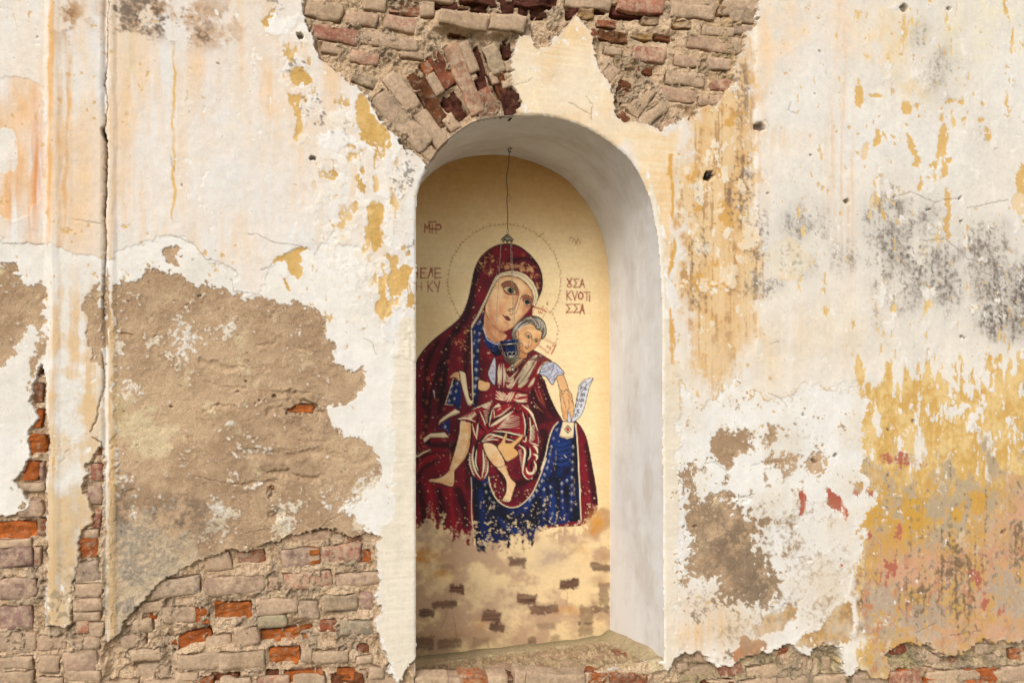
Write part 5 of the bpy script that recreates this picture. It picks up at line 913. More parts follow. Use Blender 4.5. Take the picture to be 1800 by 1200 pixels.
for P in (h_(640, 360, 580, 500, 540, 600), h_(560, 430, 480, 560, 430, 620), h_(730, 290, 690, 380, 640, 500), h_(250, 420, 260, 480, 330, 450), h_(60, 440, 80, 560, 70, 660), h_(480, 330, 420, 440, 360, 520)): stroke(P, (92, 40, 36), 1, 1, mid=2.2, alpha=.7, only=[TUNIC])
mlay(sstep(.7, 1.3, (mblob(935, 632, 20, 12)+mblob(950, 628, 16, 9))*.9+.4*qF+.3*qS)*(ID == TUNIC)*.8, (92, 66, 58))
# sleeve, forearm and hands with the scroll
fill(d_(885, 680, 830, 685, 785, 708, 750, 755, 736, 840, 722, 920, 704, 1000, 680, 1092, 722, 1082, 770, 1032, 802, 960, 826, 860, 852, 760), (214, 214, 220), SCROLL, ol=INK, olw=1.1)
stroke(d_(760, 755, 800, 715, 822, 715, 820, 750, 888, 682), INK, 1.2); 
for P in (d_(760, 790, 775, 755, 782, 790), d_(762, 775, 780, 775), d_(790, 760, 808, 792), d_(808, 760, 790, 792), d_(815, 760, 815, 792, 824, 786, 815, 776), d_(765, 802, 775, 798, 785, 806), d_(742, 850, 744, 815, 760, 815), d_(762, 852, 772, 818, 782, 852, 762, 852), d_(788, 820, 788, 852), d_(804, 820, 804, 852), d_(788, 836, 804, 836), d_(725, 872, 725, 905), d_(738, 870, 738, 905), d_(725, 890, 738, 888), d_(748, 905, 756, 872, 765, 905), d_(775, 872, 775, 905), d_(790, 872, 790, 905), d_(775, 890, 798, 890), d_(725, 925, 712, 932, 714, 950, 728, 955), d_(714, 940, 724, 940), d_(738, 955, 738, 925, 752, 925), d_(772, 925, 762, 940, 770, 955, 780, 940, 772, 925), d_(730, 980, 750, 1010), d_(750, 980, 730, 1010), d_(740, 978, 740, 1012), d_(708, 1025, 722, 1020, 716, 1035, 722, 1045, 708, 1050), d_(732, 1025, 740, 1040)): stroke(P, INK, 1.3, sm=False, alpha=.92)
fill(d_(530, 660, 590, 640, 620, 690, 640, 750, 648, 800, 600, 800, 566, 790, 548, 720), SKIN, ARM, ol=INK, olw=1.1)
fill(d_(565, 800, 580, 795, 600, 830, 610, 800, 640, 790, 680, 830, 692, 900, 700, 960, 696, 1040, 668, 1080, 630, 1075, 600, 1060, 582, 960), SKIN, ARM, ol=INK, olw=1.1)
for P in (d_(640, 800, 665, 840, 690, 880), d_(640, 830, 665, 870, 690, 920), d_(650, 880, 660, 960, 655, 1030), d_(655, 960, 640, 1000, 645, 1060), d_(600, 860, 612, 920, 625, 960), d_(580, 810, 590, 860)): stroke(P, (150, 90, 54), 1.1)
mlay(.6*mblob(991, 728, 5, 8)*(ID == ARM), (206, 130, 66)); fill(d_(650, 1000, 668, 1040, 670, 1095, 645, 1095), (206, 206, 214), SCROLL, ol=INK, olw=.8)
fill(d_(420, 540, 480, 525, 530, 540, 570, 580, 605, 620, 600, 645, 550, 650, 520, 700, 495, 740, 460, 700, 430, 660, 375, 640, 390, 580), mmix((206, 206, 216), (184, 186, 202), .5+.4*qM), SLEEVE, ol=INK, olw=1.5)
for P in (d_(380, 620, 440, 610, 490, 570, 510, 540), d_(510, 560, 490, 620, 460, 660, 430, 660), d_(520, 700, 510, 660, 560, 620, 600, 635), d_(400, 590, 450, 580, 490, 550), d_(460, 690, 490, 660)): stroke(P, (70, 70, 92), 1.3)
for (x, y) in d_(450, 550, 490, 605, 455, 635, 495, 690, 470, 590, 540, 600): stroke([(x-.8, y-.6), (x+.8, y+.8)], (160, 70, 70), 1.4, sm=False)
# head
fill(d_(165, 390, 230, 432, 265, 425, 245, 480, 200, 492, 155, 470), (214, 150, 98), CFACE, False)
fill(d_(100, 245, 130, 190, 170, 140, 220, 100, 280, 85, 340, 85, 390, 110, 425, 160, 437, 230, 427, 275, 392, 306, 370, 250, 300, 200, 200, 230, 160, 320, 120, 330), mmix((70, 60, 52), (120, 108, 92), .5+.4*qM), HAIR, ol=INK, olw=1.2)
for x_, y_ in d_(135, 215, 165, 175, 205, 140, 250, 115, 300, 110, 345, 120, 385, 150, 410, 195, 415, 245, 355, 165, 190, 185, 240, 160, 140, 260):
    stroke([(x_+2.8*math.cos(q), y_+2.4*math.sin(q)) for q in np.linspace(.4, 4.9, 7)], INK, 1.1, sm=False, alpha=.85, only=[HAIR])
fill(d_(165, 215, 215, 178, 285, 158, 325, 182, 345, 212, 385, 222, 394, 245, 388, 290, 372, 334, 342, 376, 302, 410, 262, 434, 230, 438, 188, 408, 162, 345, 146, 295, 150, 240), mmix((226, 166, 108), (238, 190, 134), .5+.4*qM), CFACE, ol=(60, 34, 28), olw=1)
for (x, y, r, c) in [(915, 600, 6, (206, 120, 74)), (932, 606, 6, (206, 124, 80)), (932, 580, 8, (242, 200, 146))]: mlay(.6*mblob(x, y, r, r)*(ID == CFACE), c)
for P, w in [(d_(110, 270, 140, 210, 180, 160, 240, 120), 3), (d_(130, 280, 160, 220, 210, 170, 270, 140), 3), (d_(150, 250, 190, 200, 240, 170, 300, 150), 2.5), (d_(240, 110, 290, 105, 330, 120), 2.5), (d_(330, 110, 365, 135, 375, 180, 355, 200), 3), (d_(350, 105, 390, 140, 400, 190, 380, 215), 3), (d_(340, 150, 355, 180, 345, 205), 2.2), (d_(395, 130, 420, 180, 425, 240, 400, 290), 2.5), (d_(300, 120, 330, 140, 340, 170), 2), (d_(120, 230, 150, 180, 200, 130), 2), (d_(165, 260, 150, 300, 130, 320), 2)]: stroke(P, (206, 196, 178), .5, .5, mid=w*.7, alpha=.9)
fill(d_(145, 240, 170, 232, 172, 290, 155, 300), (220, 162, 112), CFACE, ol=INK, olw=.7)
for P, w, al, c in [(d_(160, 300, 175, 360, 210, 410), 4, .5, (190, 112, 70)), (d_(300, 300, 290, 340, 282, 365), 2.5, .5, (186, 110, 70)), (d_(380, 300, 360, 345, 320, 390), 3, .5, (186, 110, 70)), (d_(190, 225, 250, 200, 310, 195), 3, .4, (196, 126, 84)), (d_(190, 420, 240, 440, 260, 450), 4, .6, (164, 92, 60)), (d_(215, 320, 230, 350), 4, .4, (250, 212, 156))]:
    stroke(P, c, w, w, alpha=al, only=[CFACE], soft=2.5)
IK = (44, 26, 24)
for P, w in [(d_(230, 266, 262, 238, 292, 262, 300, 298), 1.3), (d_(240, 280, 265, 262, 290, 286), 1.0), (d_(245, 290, 265, 298, 285, 296), .8), (d_(308, 312, 340, 300, 372, 312), 1.3), (d_(318, 325, 340, 312, 360, 326), 1.0), (d_(298, 300, 286, 340, 272, 368, 264, 362), 1.1), (d_(232, 376, 250, 388, 270, 382), 1.4), (d_(245, 398, 258, 400), .9)]: stroke(P, IK, w)
for (x, y) in d_(267, 280, 341, 325): fill([(x-1.8, y-1.6), (x+1.8, y-1.6), (x+1.8, y+1.6), (x-1.8, y+1.6)], (60, 60, 58), None)
stroke(d_(292, 310, 284, 345, 272, 372), (242, 220, 180), 1.2)
# cross arms in the child's halo
HC = (186, 70, 44)
for P in (d_(300, 70, 325, 0, 440, 45), d_(400, 100, 435, 40), d_(425, 295, 530, 355, 480, 450), d_(345, 345, 470, 435), d_(420, 310, 520, 365), d_(350, 360, 460, 445)): stroke(P, HC, .9, sm=False, alpha=.85, pid=HALO2, only=[GROUND, HALO, HALO2])
stroke(d_(325, 0, 390, 12, 440, 45), HC, 1.8); stroke(d_(528, 360, 505, 410, 485, 448), HC, 2.2)
for P in (d_(362, 30, 362, 52, 398, 58, 402, 34), d_(380, 34, 380, 54), d_(442, 392, 450, 362, 470, 402, 482, 372)): stroke(P, HC, 1.2, sm=False, pid=TEXT)
# --- skirt, sash and legs of the child
fill(f_(320, 540, 380, 530, 440, 560, 480, 620, 530, 720, 580, 860, 635, 920, 625, 960, 600, 1040, 580, 1095, 520, 1095, 510, 1070, 540, 1010, 545, 920, 520, 850, 440, 760, 360, 660), mmix((232, 180, 122), (240, 204, 156), .5+.3*qM), LEG2, ol=INK, olw=1.3)
fill(e_(510, 590, 600, 600, 618, 660, 605, 850, 560, 980, 480, 1080, 445, 1130)+b_(272, 752, 232, 752, 190, 737, 125, 728, 125, 712, 190, 700, 240, 662)+e_(400, 1060, 450, 900, 490, 740), mmix((232, 180, 122), (240, 204, 156), .5+.3*qM), LEG1, ol=INK, olw=1.3)
stroke(e_(600, 640, 590, 840, 540, 980, 470, 1090), (200, 132, 82), 3, 2, alpha=.6, only=[LEG1], soft=2); stroke(e_(520, 640, 490, 800, 450, 940), (246, 216, 172), 4, 2, alpha=.6, only=[LEG1], soft=2)
stroke(f_(420, 560, 500, 680, 560, 840), (200, 132, 82), 3, 2, alpha=.55, only=[LEG2], soft=2)
for P in (f_(525, 1085, 530, 1070), f_(545, 1092, 548, 1075), f_(562, 1090, 563, 1072), b_(135, 722, 150, 722), b_(240, 735, 262, 740)): stroke(P, (120, 70, 44), 1)
fill(f_(460, 575, 500, 520, 535, 448, 552, 448, 545, 490, 535, 530, 600, 530, 680, 468, 700, 475, 690, 500, 620, 575, 650, 610, 655, 650, 600, 690, 545, 710, 500, 640), mmix((234, 186, 122), (226, 170, 106), .5+.4*qM), HAND2, ol=INK, olw=1.2)
for P in (f_(560, 560, 600, 570, 625, 580), f_(625, 600, 640, 615), f_(625, 630, 645, 640), f_(540, 560, 560, 560)): stroke(P, (150, 92, 50), 1)
SK = [(f_(410, 130, 440, 165, 640, 150, 740, 160, 800, 250, 850, 420, 855, 560, 850, 680, 830, 800, 790, 880, 740, 885, 700, 840, 680, 720, 655, 620, 640, 560, 560, 525, 480, 545, 440, 525, 300, 525, 320, 545, 350, 640, 380, 740, 370, 820, 330, 895, 280, 895, 220, 840, 190, 740, 185, 640, 215, 520, 210, 340, 110, 315, 70, 310, 100, 280, 200, 220))]
fill(SK[0], mmix((146, 24, 38), (116, 16, 30), .5+.4*qB), TUNIC, False, ol=INK, olw=1.6)
fill(f_(460, 575, 500, 520, 535, 448, 552, 448, 545, 490, 535, 530, 600, 530, 680, 468, 700, 475, 690, 500, 620, 575, 650, 610, 655, 650, 600, 690, 545, 710, 500, 640), mmix((234, 186, 122), (226, 170, 106), .5+.4*qM), HAND2, ol=INK, olw=1.0)
fill(f_(320, 545, 380, 532, 440, 560, 480, 620, 530, 720, 510, 760, 440, 760, 360, 660), mmix((234, 184, 126), (240, 204, 156), .5+.3*qM), LEG2, ol=INK, olw=1.1)
TU = [TUNIC]
for P, w in [(f_(430, 170, 370, 300, 370, 390), 5), (f_(370, 400, 480, 310, 620, 200), 5), (f_(350, 430, 270, 340, 290, 240), 4), (f_(350, 430, 300, 510, 250, 520), 4), (f_(270, 500, 250, 700, 290, 800), 5), (f_(250, 520, 240, 680, 270, 820, 310, 840), 4), (f_(320, 560, 330, 700, 320, 830), 4), (f_(440, 430, 560, 450, 690, 470), 5), (f_(380, 440, 500, 470, 640, 520), 6), (f_(720, 250, 740, 400, 730, 510), 6), (f_(760, 260, 780, 400, 770, 540), 6), (f_(680, 530, 720, 620, 740, 760), 7), (f_(740, 560, 760, 650, 740, 730), 5), (f_(800, 700, 780, 760, 800, 820), 4), (f_(400, 190, 390, 300, 420, 320, 560, 210), 4), (f_(620, 170, 640, 240, 690, 230), 3)]: stroke(P, (24, 12, 18), w*.35, w*.35, mid=w, only=TU)
for P, w in [(f_(75, 305, 160, 300, 250, 330), 2.4), (f_(72, 310, 85, 355), 1.6), (f_(210, 215, 330, 170, 412, 135), 2.4), (f_(385, 380, 480, 320, 610, 230), 5), (f_(380, 370, 395, 280, 415, 200), 1.6), (f_(430, 290, 500, 260, 590, 185), 2), (f_(430, 290, 425, 200), 1.6), (f_(420, 420, 540, 430, 650, 455, 710, 465), 2.4), (f_(310, 520, 380, 455, 470, 470, 560, 500, 640, 520), 2.6), (f_(305, 525, 400, 500, 470, 505), 2), (f_(720, 470, 725, 350, 700, 240), 2), (f_(700, 510, 728, 520, 735, 470), 1.8), (f_(690, 170, 760, 220, 810, 300, 845, 420), 4), (f_(740, 170, 800, 230, 830, 320), 2), (f_(770, 290, 780, 420, 770, 530), 2), (f_(850, 420, 856, 560), 2), (f_(770, 530, 855, 560), 2), (f_(660, 550, 720, 600, 715, 700, 700, 820), 4), (f_(690, 800, 740, 880, 800, 870, 830, 790), 2.6), (f_(735, 770, 750, 820, 800, 820, 815, 760), 4), (f_(750, 700, 775, 650, 770, 580), 2), (f_(235, 560, 220, 680, 250, 800, 300, 880), 3), (f_(190, 660, 200, 760, 240, 860), 2), (f_(260, 600, 250, 720, 275, 800), 2.4), (f_(320, 600, 330, 740, 310, 870), 3), (f_(370, 700, 365, 800, 330, 880), 2.4), (f_(215, 350, 240, 440, 265, 500), 2), (f_(275, 345, 265, 420, 260, 500), 2.4), (f_(290, 230, 330, 320, 345, 370), 2), (f_(800, 560, 830, 580, 850, 640), 4), (f_(800, 640, 840, 660, 830, 700), 4), (f_(810, 700, 830, 760, 830, 800), 3)]: stroke(P, HI, .5, .5, mid=w, only=TU)
for k in range(8): stroke(f_(320+k*10, 190-k*4, 380+k*3, 215-k*9), HI, 1.6, .3, sm=False, only=TU)
for k in range(6): stroke(f_(120+k*22, 285-k*11, 210+k*8, 300-k*8), HI, .4, 1.8, sm=False, only=TU)
for k in range(7): stroke(f_(560-k*16, 285+k*18, 600-k*8, 275+k*18, 670, 290+k*17), HI, 1.8, .3, only=TU)
for k in range(6): stroke(f_(330+k*5, 230+k*22, 385-k*4, 225+k*20), HI, 1.4, .3, sm=False, only=TU)
for k in range(8): stroke(f_(785, 380+k*19, 815, 360+k*19), HI, 1.4, .8, sm=False, only=TU)
for k in range(12): stroke(f_(665+k*3, 610+k*20, 690+k*2, 600+k*20), HI, 1.3, .5, sm=False, only=TU)
for k in range(8): stroke(f_(190+k*2, 640+k*26, 215+k*4, 650+k*26), HI, 1.3, .4, sm=False, only=TU)
for k in range(7): stroke(f_(340, 660+k*24, 370-k*2, 640+k*26), HI, 1.2, .4, sm=False, only=TU)
for k in range(6): stroke(f_(345+k*14, 500-k*6, 400+k*12, 478-k*2), HI, 1.3, .4, sm=False, only=TU)
fill(f_(415, 200, 495, 185, 470, 155), HI, None, False, alpha=.9); fill(f_(450, 235, 500, 205, 480, 195), (226, 150, 120), None, False)
# sash
fill(f_(440, 30, 540, 45, 630, 35, 755, 70, 748, 155, 620, 148, 560, 150, 435, 125), (160, 30, 42), TUNIC, False, ol=INK, olw=1.4)
for P, w in [(f_(450, 40, 530, 115), 2.2), (f_(475, 42, 545, 105), 1.8), (f_(440, 70, 525, 125), 2.2), (f_(440, 105, 515, 125), 2), (f_(510, 50, 550, 90), 1.6), (f_(600, 45, 550, 145), 2.6), (f_(620, 50, 575, 140), 2.4), (f_(580, 50, 530, 130), 2.2), (f_(635, 100, 690, 80, 750, 75), 2.6), (f_(620, 120, 680, 130, 745, 110), 3), (f_(640, 140, 700, 140, 745, 135), 2.2), (f_(630, 95, 660, 70, 720, 80), 2)]: stroke(P, HI, 1, .6, mid=w, only=TU)
# --- fading foot of the painting: cloudy washes, then painted bricks
y0_ = np.interp(mgx, [704, 735, 780, 815, 830, 836, 862, 885, 920, 945, 975, 1005, 1028, 1032, 1045, 1060], [922, 918, 922, 930, 934, 958, 960, 946, 944, 938, 940, 930, 930, 918, 908, 900])
cl = sstep(-9, 9, mgy-y0_+5*qB+5*qV+6*qF+4*qM)
mlay(sstep(.2, .8, cl)*(1-sstep(955, 985, mgy))*.0, CREAM)
mlay(cl, mmix((236, 206, 156), (196, 162, 128), sstep(-.9, 1.0, qA+.5*qB)))
flk = sstep(.9, 1.3, .5*qF+.35*qM+.3*qS+1.2*np.clip((mgy-870)/60., 0, 1)*((mgx > 820) & (mgx < 1040))-.6)*(mgy > 860)*(cl < .5); mlay(flk*.8, (224, 200, 158))
mlay(sstep(.9, 1.3, (mblob(872, 860, 10, 14)+mblob(958, 880, 10, 14)+mblob(865, 890, 10, 6)+mblob(1042, 880, 8, 14))*.9+.4*qF+.3*qS-.1)*.85, (222, 198, 158))
ID[cl > .6] = GROUND
for (x, y, rx, ry, k, c) in [(745, 975, 26, 16, .9, (208, 140, 52)), (778, 1010, 18, 10, .7, (210, 150, 66)), (850, 1095, 14, 8, .6, (206, 140, 60)), (1005, 1072, 26, 7, .6, (214, 152, 62)), (1050, 915, 16, 16, .9, (212, 152, 62)), (1040, 930, 18, 10, .7, (206, 140, 60)), (1022, 970, 12, 16, .5, (206, 150, 76)), (745, 940, 24, 16, .5, (190, 164, 150)), (960, 980, 40, 24, .55, (190, 166, 142)), (890, 1060, 40, 26, .5, (180, 150, 126)), (830, 1040, 40, 20, .3, (200, 170, 130)), (1050, 1060, 16, 60, .55, (140, 104, 76)), (1065, 960, 10, 80, .5, (186, 146, 96)), (800, 1120, 80, 14, .4, (170, 128, 84))]: mlay(k*mblob(x, y, rx, ry)*(.7+.4*qB)*(mgy > 890), c)
for (x, y, w, h, k, an) in [(803, 1035, 22, 13, 1, 0), (781, 1061, 42, 11, .8, -4), (749, 1077, 24, 11, .85, 3), (863, 1083, 32, 18, .95, 8), (874, 1102, 26, 13, .9, 12), (926, 1052, 30, 15, .95, 6), (956, 1070, 46, 12, .8, -5), (909, 987, 26, 12, .9, 4), (1000, 1025, 30, 13, 1, -2), (1056, 996, 32, 11, .8, 5), (745, 1130, 34, 22, .7, 0), (790, 1130, 38, 14, .6, -6), (935, 1125, 10, 10, .7, 0), (1030, 1080, 22, 30, .6, 0), (1062, 1045, 16, 36, .6, 0), (960, 1100, 30, 8, .35, 0), (1030, 1105, 22, 20, .5, 0), (781, 995, 30, 6, .3, 0), (1055, 1070, 26, 12, .7, 0), (975, 1122, 14, 8, .5, 0), (845, 1128, 24, 12, .35, 0)]:
    ca, sa = math.cos(math.radians(an)), math.sin(math.radians(an)); dx, dy = mgx-x, mgy-y
    u_, v_ = np.abs(dx*ca+dy*sa)-w/2, np.abs(-dx*sa+dy*ca)-h/2
    sdq = -np.maximum(u_, v_)+1.2+1.1*qM+1.0*qF
    mlay(sstep(-2.5, 2.5, sdq)*k*(.92+.06*qH), mmix((70, 42, 36), (100, 66, 52), .5+.4*qB))
for P in ([(775, 1105), (790, 1060), (795, 1035)], [(805, 1135), (800, 1100), (796, 1080)], [(785, 945), (793, 950), (794, 962)], [(993, 1035), (998, 1045), (995, 1062)]): stroke(P, (110, 76, 48), .9, alpha=.6)
# age over everything
old = np.isin(ID, [MANTLE, LINING, TUNIC])
mlay(sstep(2.75, 3.1, qS*.9+.4*qF)*old*.35, (214, 180, 140)); mlay(sstep(2.3, 2.7, qV+.4*qS)*old*(mgy > 760)*.4, (206, 170, 134))
mlay(sstep(2.2, 2.6, qS+.2*qF)*(ID == GROUND)*.25, (150, 110, 66))
CV *= np.clip(1+.02*qF+.012*qM+.005*qH, .7, 1.3)[..., None]
# mesh: one vertex per 1.25 pixels, split into the painted parts
st = 1.25
vx = np.arange(MX0, MX1, st); vy = np.arange(MY0, MY1, st)
ii = np.clip(((vx-MX0)/SS).astype(int), 1, MW-2); jj = np.clip(((vy-MY0)/SS).astype(int), 1, MH-2)
def samp(A): return sum(A[np.ix_(jj+a, ii+b)] for a in (-1, 0) for b in (-1, 0))/4
mc = samp(CV)
bt = TH+np.arctan((vx-900)/1200); DD = D0+NICHE_D
PXm = DD*np.tan(bt); zc = DD*np.cos(bt-TH)/np.cos(bt)
mX = np.broadcast_to(PXm[None, :], (len(vy), len(vx))); mZ = EYE+(600-vy)[:, None]/1200*zc[None, :]
mYy = NICHE_D+.0008*vnoise(mX*9, mZ*9, 411)+.0005*vnoise(mX*40, mZ*40, 412)
MV = np.stack([mX, mYy, mZ], -1).reshape(-1, 3); mi = np.arange(len(vy)*len(vx)).reshape(len(vy), len(vx))
mq = np.stack([mi[:-1, :-1], mi[1:, :-1], mi[1:, 1:], mi[:-1, 1:]], -1)
BP = np.concatenate([BK, [(1.557, EYE-2.2), (.325, EYE-2.2)]])
inside = seg_sdf(BP, mX.astype(np.float32), mZ.astype(np.float32)) > -.012
mk = inside[:-1, :-1] & inside[1:, 1:]; fid = ID[np.ix_(jj, ii)][:-1, :-1]
mural = empty('icon_mural', (.935, NICHE_D, EYE-1.76))
tag(mural, 'faded painted icon of a robed woman holding a child, on the niche back', 'mural')
mcx, mcy = np.meshgrid(vx[:-1], vy[:-1])
def mpart(name, pid, parent, label=None, box=None):
    sel = (fid == pid) & mk
    if box: sel = sel & (mcx >= box[0]) & (mcx < box[1]) & (mcy >= box[2]) & (mcy < box[3])
    q = mq[sel]
    if len(q) == 0: return None
    u, inv = np.unique(q.ravel(), return_inverse=True)
    o = mesh_obj(name, MV[u], inv.reshape(-1, 4), M_MURAL, parent, True, mc.reshape(-1, 3)[u])
    o.matrix_parent_inverse = mat_inv
    if label: o['label'] = label
    return o
from mathutils import Matrix
mat_inv = Matrix.Translation((-.935, -NICHE_D, -(EYE-1.76)))
mpart('painted_ground', GROUND, mural, 'cream and ochre ground of the mural with dark painted bricks below')
mpart('halo', HALO, mural, 'dotted brown halo line round the woman'); mpart('halo', HALO2, mural, 'small halo with red cross arms round the child')
for o_ in mural.children:
    if o_.name.startswith('halo'): o_['kind'] = 'stuff'
for bx_, lb in (((704, 820, 262, 430), 'dark red MHP inscription at the upper left'), ((975, 1080, 262, 455), 'faded red letters at the upper right'), ((704, 800, 430, 560), 'red two line inscription cut by the niche edge'), ((985, 1080, 455, 600), 'red three line inscription on the right'), ((800, 985, 430, 700), None), ((985, 1080, 600, 700), None)): 
    o_ = mpart('lettering', TEXT, mural, lb, bx_)
    if o_ and not lb: o_['kind'] = 'stuff'
mpart('scroll', SCROLL, mural, 'white scroll with dark writing')
wo = mpart('robed_woman', MANTLE, mural, 'dark red mantle and veil of the painted woman')
mat_keep = mat_inv
mat_inv = Matrix.Identity(4)
mpart('blue_lining', LINING, wo); mpart('cloth_border', TRIM, wo); mpart('face', FACE, wo); mpart('hand', HAND, wo); mpart('hand', HAND2, wo)
ch = None
mat_inv = mat_keep; ch = mpart('seated_child', TUNIC, mural, 'red and cream tunic of the painted child'); mat_inv = Matrix.Identity(4)
mpart('hair', HAIR, ch); mpart('face', CFACE, ch); mpart('sleeve', SLEEVE, ch); mpart('leg', LEG1, ch); mpart('leg', LEG2, ch); mpart('arm', ARM, ch); mpart('arm', ARM2, ch); mpart('sleeve', SLEEVE2, ch)
#@@LAMP
# ------------------------------------------------------------------ hanging oil lamp
LD = .54
def lp(x, y, d=LD): q = w2(x, y, d); return np.array((q[0], d, q[1]))
hook = lp(897, 254); hook[2] = EYE+1.062
lamp = empty('hanging_lamp', tuple(hook))
tag(lamp, 'blue glass oil lamp in pierced silver holder hanging on thin chains in the niche', 'lamp')
M_WIRE = noise_mat('dull_wire', (.05, .04, .03), (.16, .13, .09), 200, .5, .2, .0005, .7)
M_SILVER = noise_mat('tarnished_silver', (.10, .085, .06), (.48, .44, .36), 160, .38, .5, .001, .85)
M_GLASS, gn, gl, gb = new_mat('cobalt_glass')
gb.inputs['Base Color'].default_value = (.006, .018, .10, 1); gb.inputs['Roughness'].default_value = .08; gb.inputs['Coat Weight'].default_value = .6
gz = gn.new('ShaderNodeTexNoise'); gz.inputs['Scale'].default_value = 30; gr_ = gn.new('ShaderNodeValToRGB')
gr_.color_ramp.elements[0].color = (.002, .006, .035, 1); gr_.color_ramp.elements[1].color = (.005, .016, .085, 1); gl.new(gz.outputs['Fac'], gr_.inputs[0]); gl.new(gr_.outputs[0], gb.inputs['Base Color'])
def tube(P, r, n=6, taper=None):
    bm = bmesh.new(); P = [Vector(p) for p in P]; rings = []
    for i, p in enumerate(P):
        t = (P[min(i+1, len(P)-1)]-P[max(i-1, 0)]).normalized(); up = Vector((0, 1, 0)) if abs(t.y) < .9 else Vector((1, 0, 0))
        a = t.cross(up).normalized(); b = t.cross(a)
        rr = r if taper is None else taper[i]
        rings.append([bm.verts.new(p+rr*(math.cos(k*2*math.pi/n)*a+math.sin(k*2*math.pi/n)*b)) for k in range(n)])
    for q, s_ in zip(rings[:-1], rings[1:]):
        for k in range(n): bm.faces.new((q[k], q[(k+1) % n], s_[(k+1) % n], s_[k]))
    bm.faces.new(rings[0][::-1]); bm.faces.new(rings[-1]); return bm
def lathe(prof, n=28, axis=None, org=(0, 0, 0), wav=None):
    bm = bmesh.new(); rings = []
    for (r, z) in prof:
        rings.append([bm.verts.new((r*(1+(wav[0]*math.cos(wav[1]*2*math.pi*k/n) if wav else 0))*math.cos(2*math.pi*k/n), r*(1+(wav[0]*math.cos(wav[1]*2*math.pi*k/n) if wav else 0))*math.sin(2*math.pi*k/n), z)) for k in range(n)])
    for q, s_ in zip(rings[:-1], rings[1:]):
        for k in range(n): bm.faces.new((q[k], q[(k+1) % n], s_[(k+1) % n], s_[k]))
    return bm
def lput(name, bm, mat, loc=(0, 0, 0), rot=None, parent=None, rel=True, smooth=True):
    o = bm_obj(name, bm, mat, parent or lamp, smooth); o.location = Vector(loc)-(Vector(hook) if parent is None else Vector((0, 0, 0)))
    if rot: o.rotation_euler = rot
    return o
Z0 = Vector((0, 0, 0))
def ltube(name, P, r, mat, parent=None, n=6): 
    bm = tube([Vector(p)-Vector(hook) for p in P], r, n); o = bm_obj(name, bm, mat, lamp if parent is None else parent); return o
ltube('hook', [hook+np.array((math.cos(a)*.012, 0, -.012+math.sin(a)*.012)) for a in np.linspace(.5, 5.2, 14)], .003, M_WIRE)
wire = [lp(897, 258)]+[lp(x, y) for x, y in ((895, 275), (894, 290), (890.5, 308), (891, 322), (892.5, 338), (891, 352), (892, 372), (892.5, 392), (892, 402))]
wire[0][2] = hook[2]-.006
ltube('wire', [tuple(p) for p in crom(np.array(wire)[:, [0, 2]], 3) @ np.array([[1, 0, 0], [0, 0, 1]])+np.array((0, LD, 0))], .0024, M_WIRE)
ltube('wire_tail', [tuple(lp(x, y)) for x, y in ((892, 340), (896, 343), (897.5, 349), (895, 354), (892, 355))], .0010, M_WIRE)
ltube('shackle', [tuple(lp(x, y)) for x, y in ((892, 400), (894, 404), (893, 410), (891, 410), (891, 404), (893, 400))], .0012, M_WIRE)
# canopy with scalloped rim
cz = lp(892, 411)
bm = lathe([(.004, .0), (.012, -.008), (.024, -.020), (.034, -.030), (.036, -.034), (.033, -.0335), (.022, -.022), (.010, -.010), (.002, -.004)], 36, wav=(.10, 6))
lput('canopy', bm, M_SILVER, tuple(cz))
for k in range(6):
    a = k*math.pi/3+.3; bm = bmesh.new(); bmesh.ops.create_uvsphere(bm, u_segments=10, v_segments=6, radius=.008)
    bmesh.ops.scale(bm, verts=bm.verts, vec=(1, 1, 1.2)); lput('bead', bm, M_SILVER, tuple(cz+np.array((.026*math.cos(a), .026*math.sin(a), -.037))))
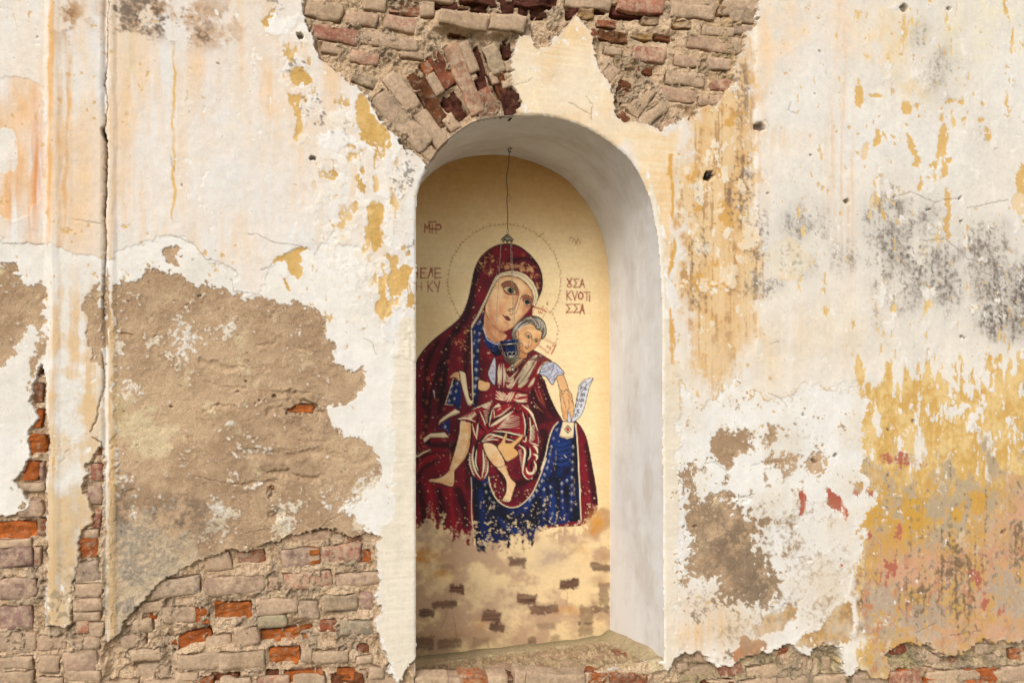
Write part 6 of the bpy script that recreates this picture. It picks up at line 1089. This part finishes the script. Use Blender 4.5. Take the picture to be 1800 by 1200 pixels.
# cup
top = lp(896.5, 601); sx_ = 4.0
tilt = (0.0, -.10, 0)
glass = lput('glass_cup', lathe([(.0, -.075), (.026, -.075), (.037, -.070), (.041, -.050), (.044, -.024), (.046, -.018), (.053, -.010), (.054, .008), (.0555, .012), (.053, .012), (.050, .006), (.044, -.014), (.040, -.045), (.030, -.066), (.0, -.068)], 40), M_GLASS, tuple(top), tilt)
bm = lathe([(.0535, -.014), (.0555, -.012), (.0555, -.008), (.0535, -.006)], 40); lput('rim_band', bm, M_SILVER, tuple(top), tilt)
hold = lput('silver_holder', lathe([(.040, -.076), (.043, -.074), (.044, -.080), (.041, -.090), (.033, -.104), (.022, -.114), (.012, -.120), (.008, -.126), (.011, -.131), (.016, -.134), (.010, -.138), (.005, -.143), (.009, -.150), (.010, -.156), (.007, -.163), (.0, -.167)], 48, wav=(.035, 16)), M_SILVER, tuple(top), tilt)
# pierced gallery: a row of little rings
for k in range(12):
    a = k*2*math.pi/12+.12; bm = tube([(.0105*math.cos(q), 0, .0105*math.sin(q)) for q in np.linspace(0, 2*math.pi, 13)], .0022, 6)
    o = bm_obj('gallery_ring', bm, M_SILVER, hold); o.location = (.0435*math.cos(a), .0435*math.sin(a), -.063); o.rotation_euler = (0, 0, a+math.pi/2)
# three scrolled arms that take the chains
for k, a in enumerate((math.radians(200), math.radians(318), math.radians(75))):
    P = []
    for q in np.linspace(0, 1, 44):
        if q < .5: th_ = 1.2+q*2*7.2; rr = .004+.022*q; P.append((.064+rr*math.cos(th_), 0, -.022+rr*math.sin(th_)))
        else: t_q = (q-.5)*2; th_ = -1.6-t_q*6.0; rr = .014-.009*t_q; P.append((.054-.006*t_q+rr*math.cos(th_), 0, -.058+rr*math.sin(th_)))
    bm = tube(P, .0021, 6); o = bm_obj('scroll_arm', bm, M_SILVER, hold); o.rotation_euler = (0, 0, a)
for (x0, y0, x1, y1, dd) in ((881, 424, 869.5, 606, -.03), (897.2, 424, 903, 598, -.015), (899.2, 424, 905.5, 599, .03)):
    pa, pb = lp(x0, y0, LD+dd*.5), lp(x1, y1, LD+dd)
    n = 60; bm = bmesh.new()
    P = [pa+(pb-pa)*t+np.array((.0008*math.sin(t*60), .0008*math.cos(t*60), 0)) for t in np.linspace(0, 1, n)]
    bm2 = tube([Vector(p)-Vector(hook) for p in P], .0013, 5, [.0016 if i % 2 else .0009 for i in range(n)]); bm.free()
    bm_obj('chain', bm2, M_SILVER, lamp)
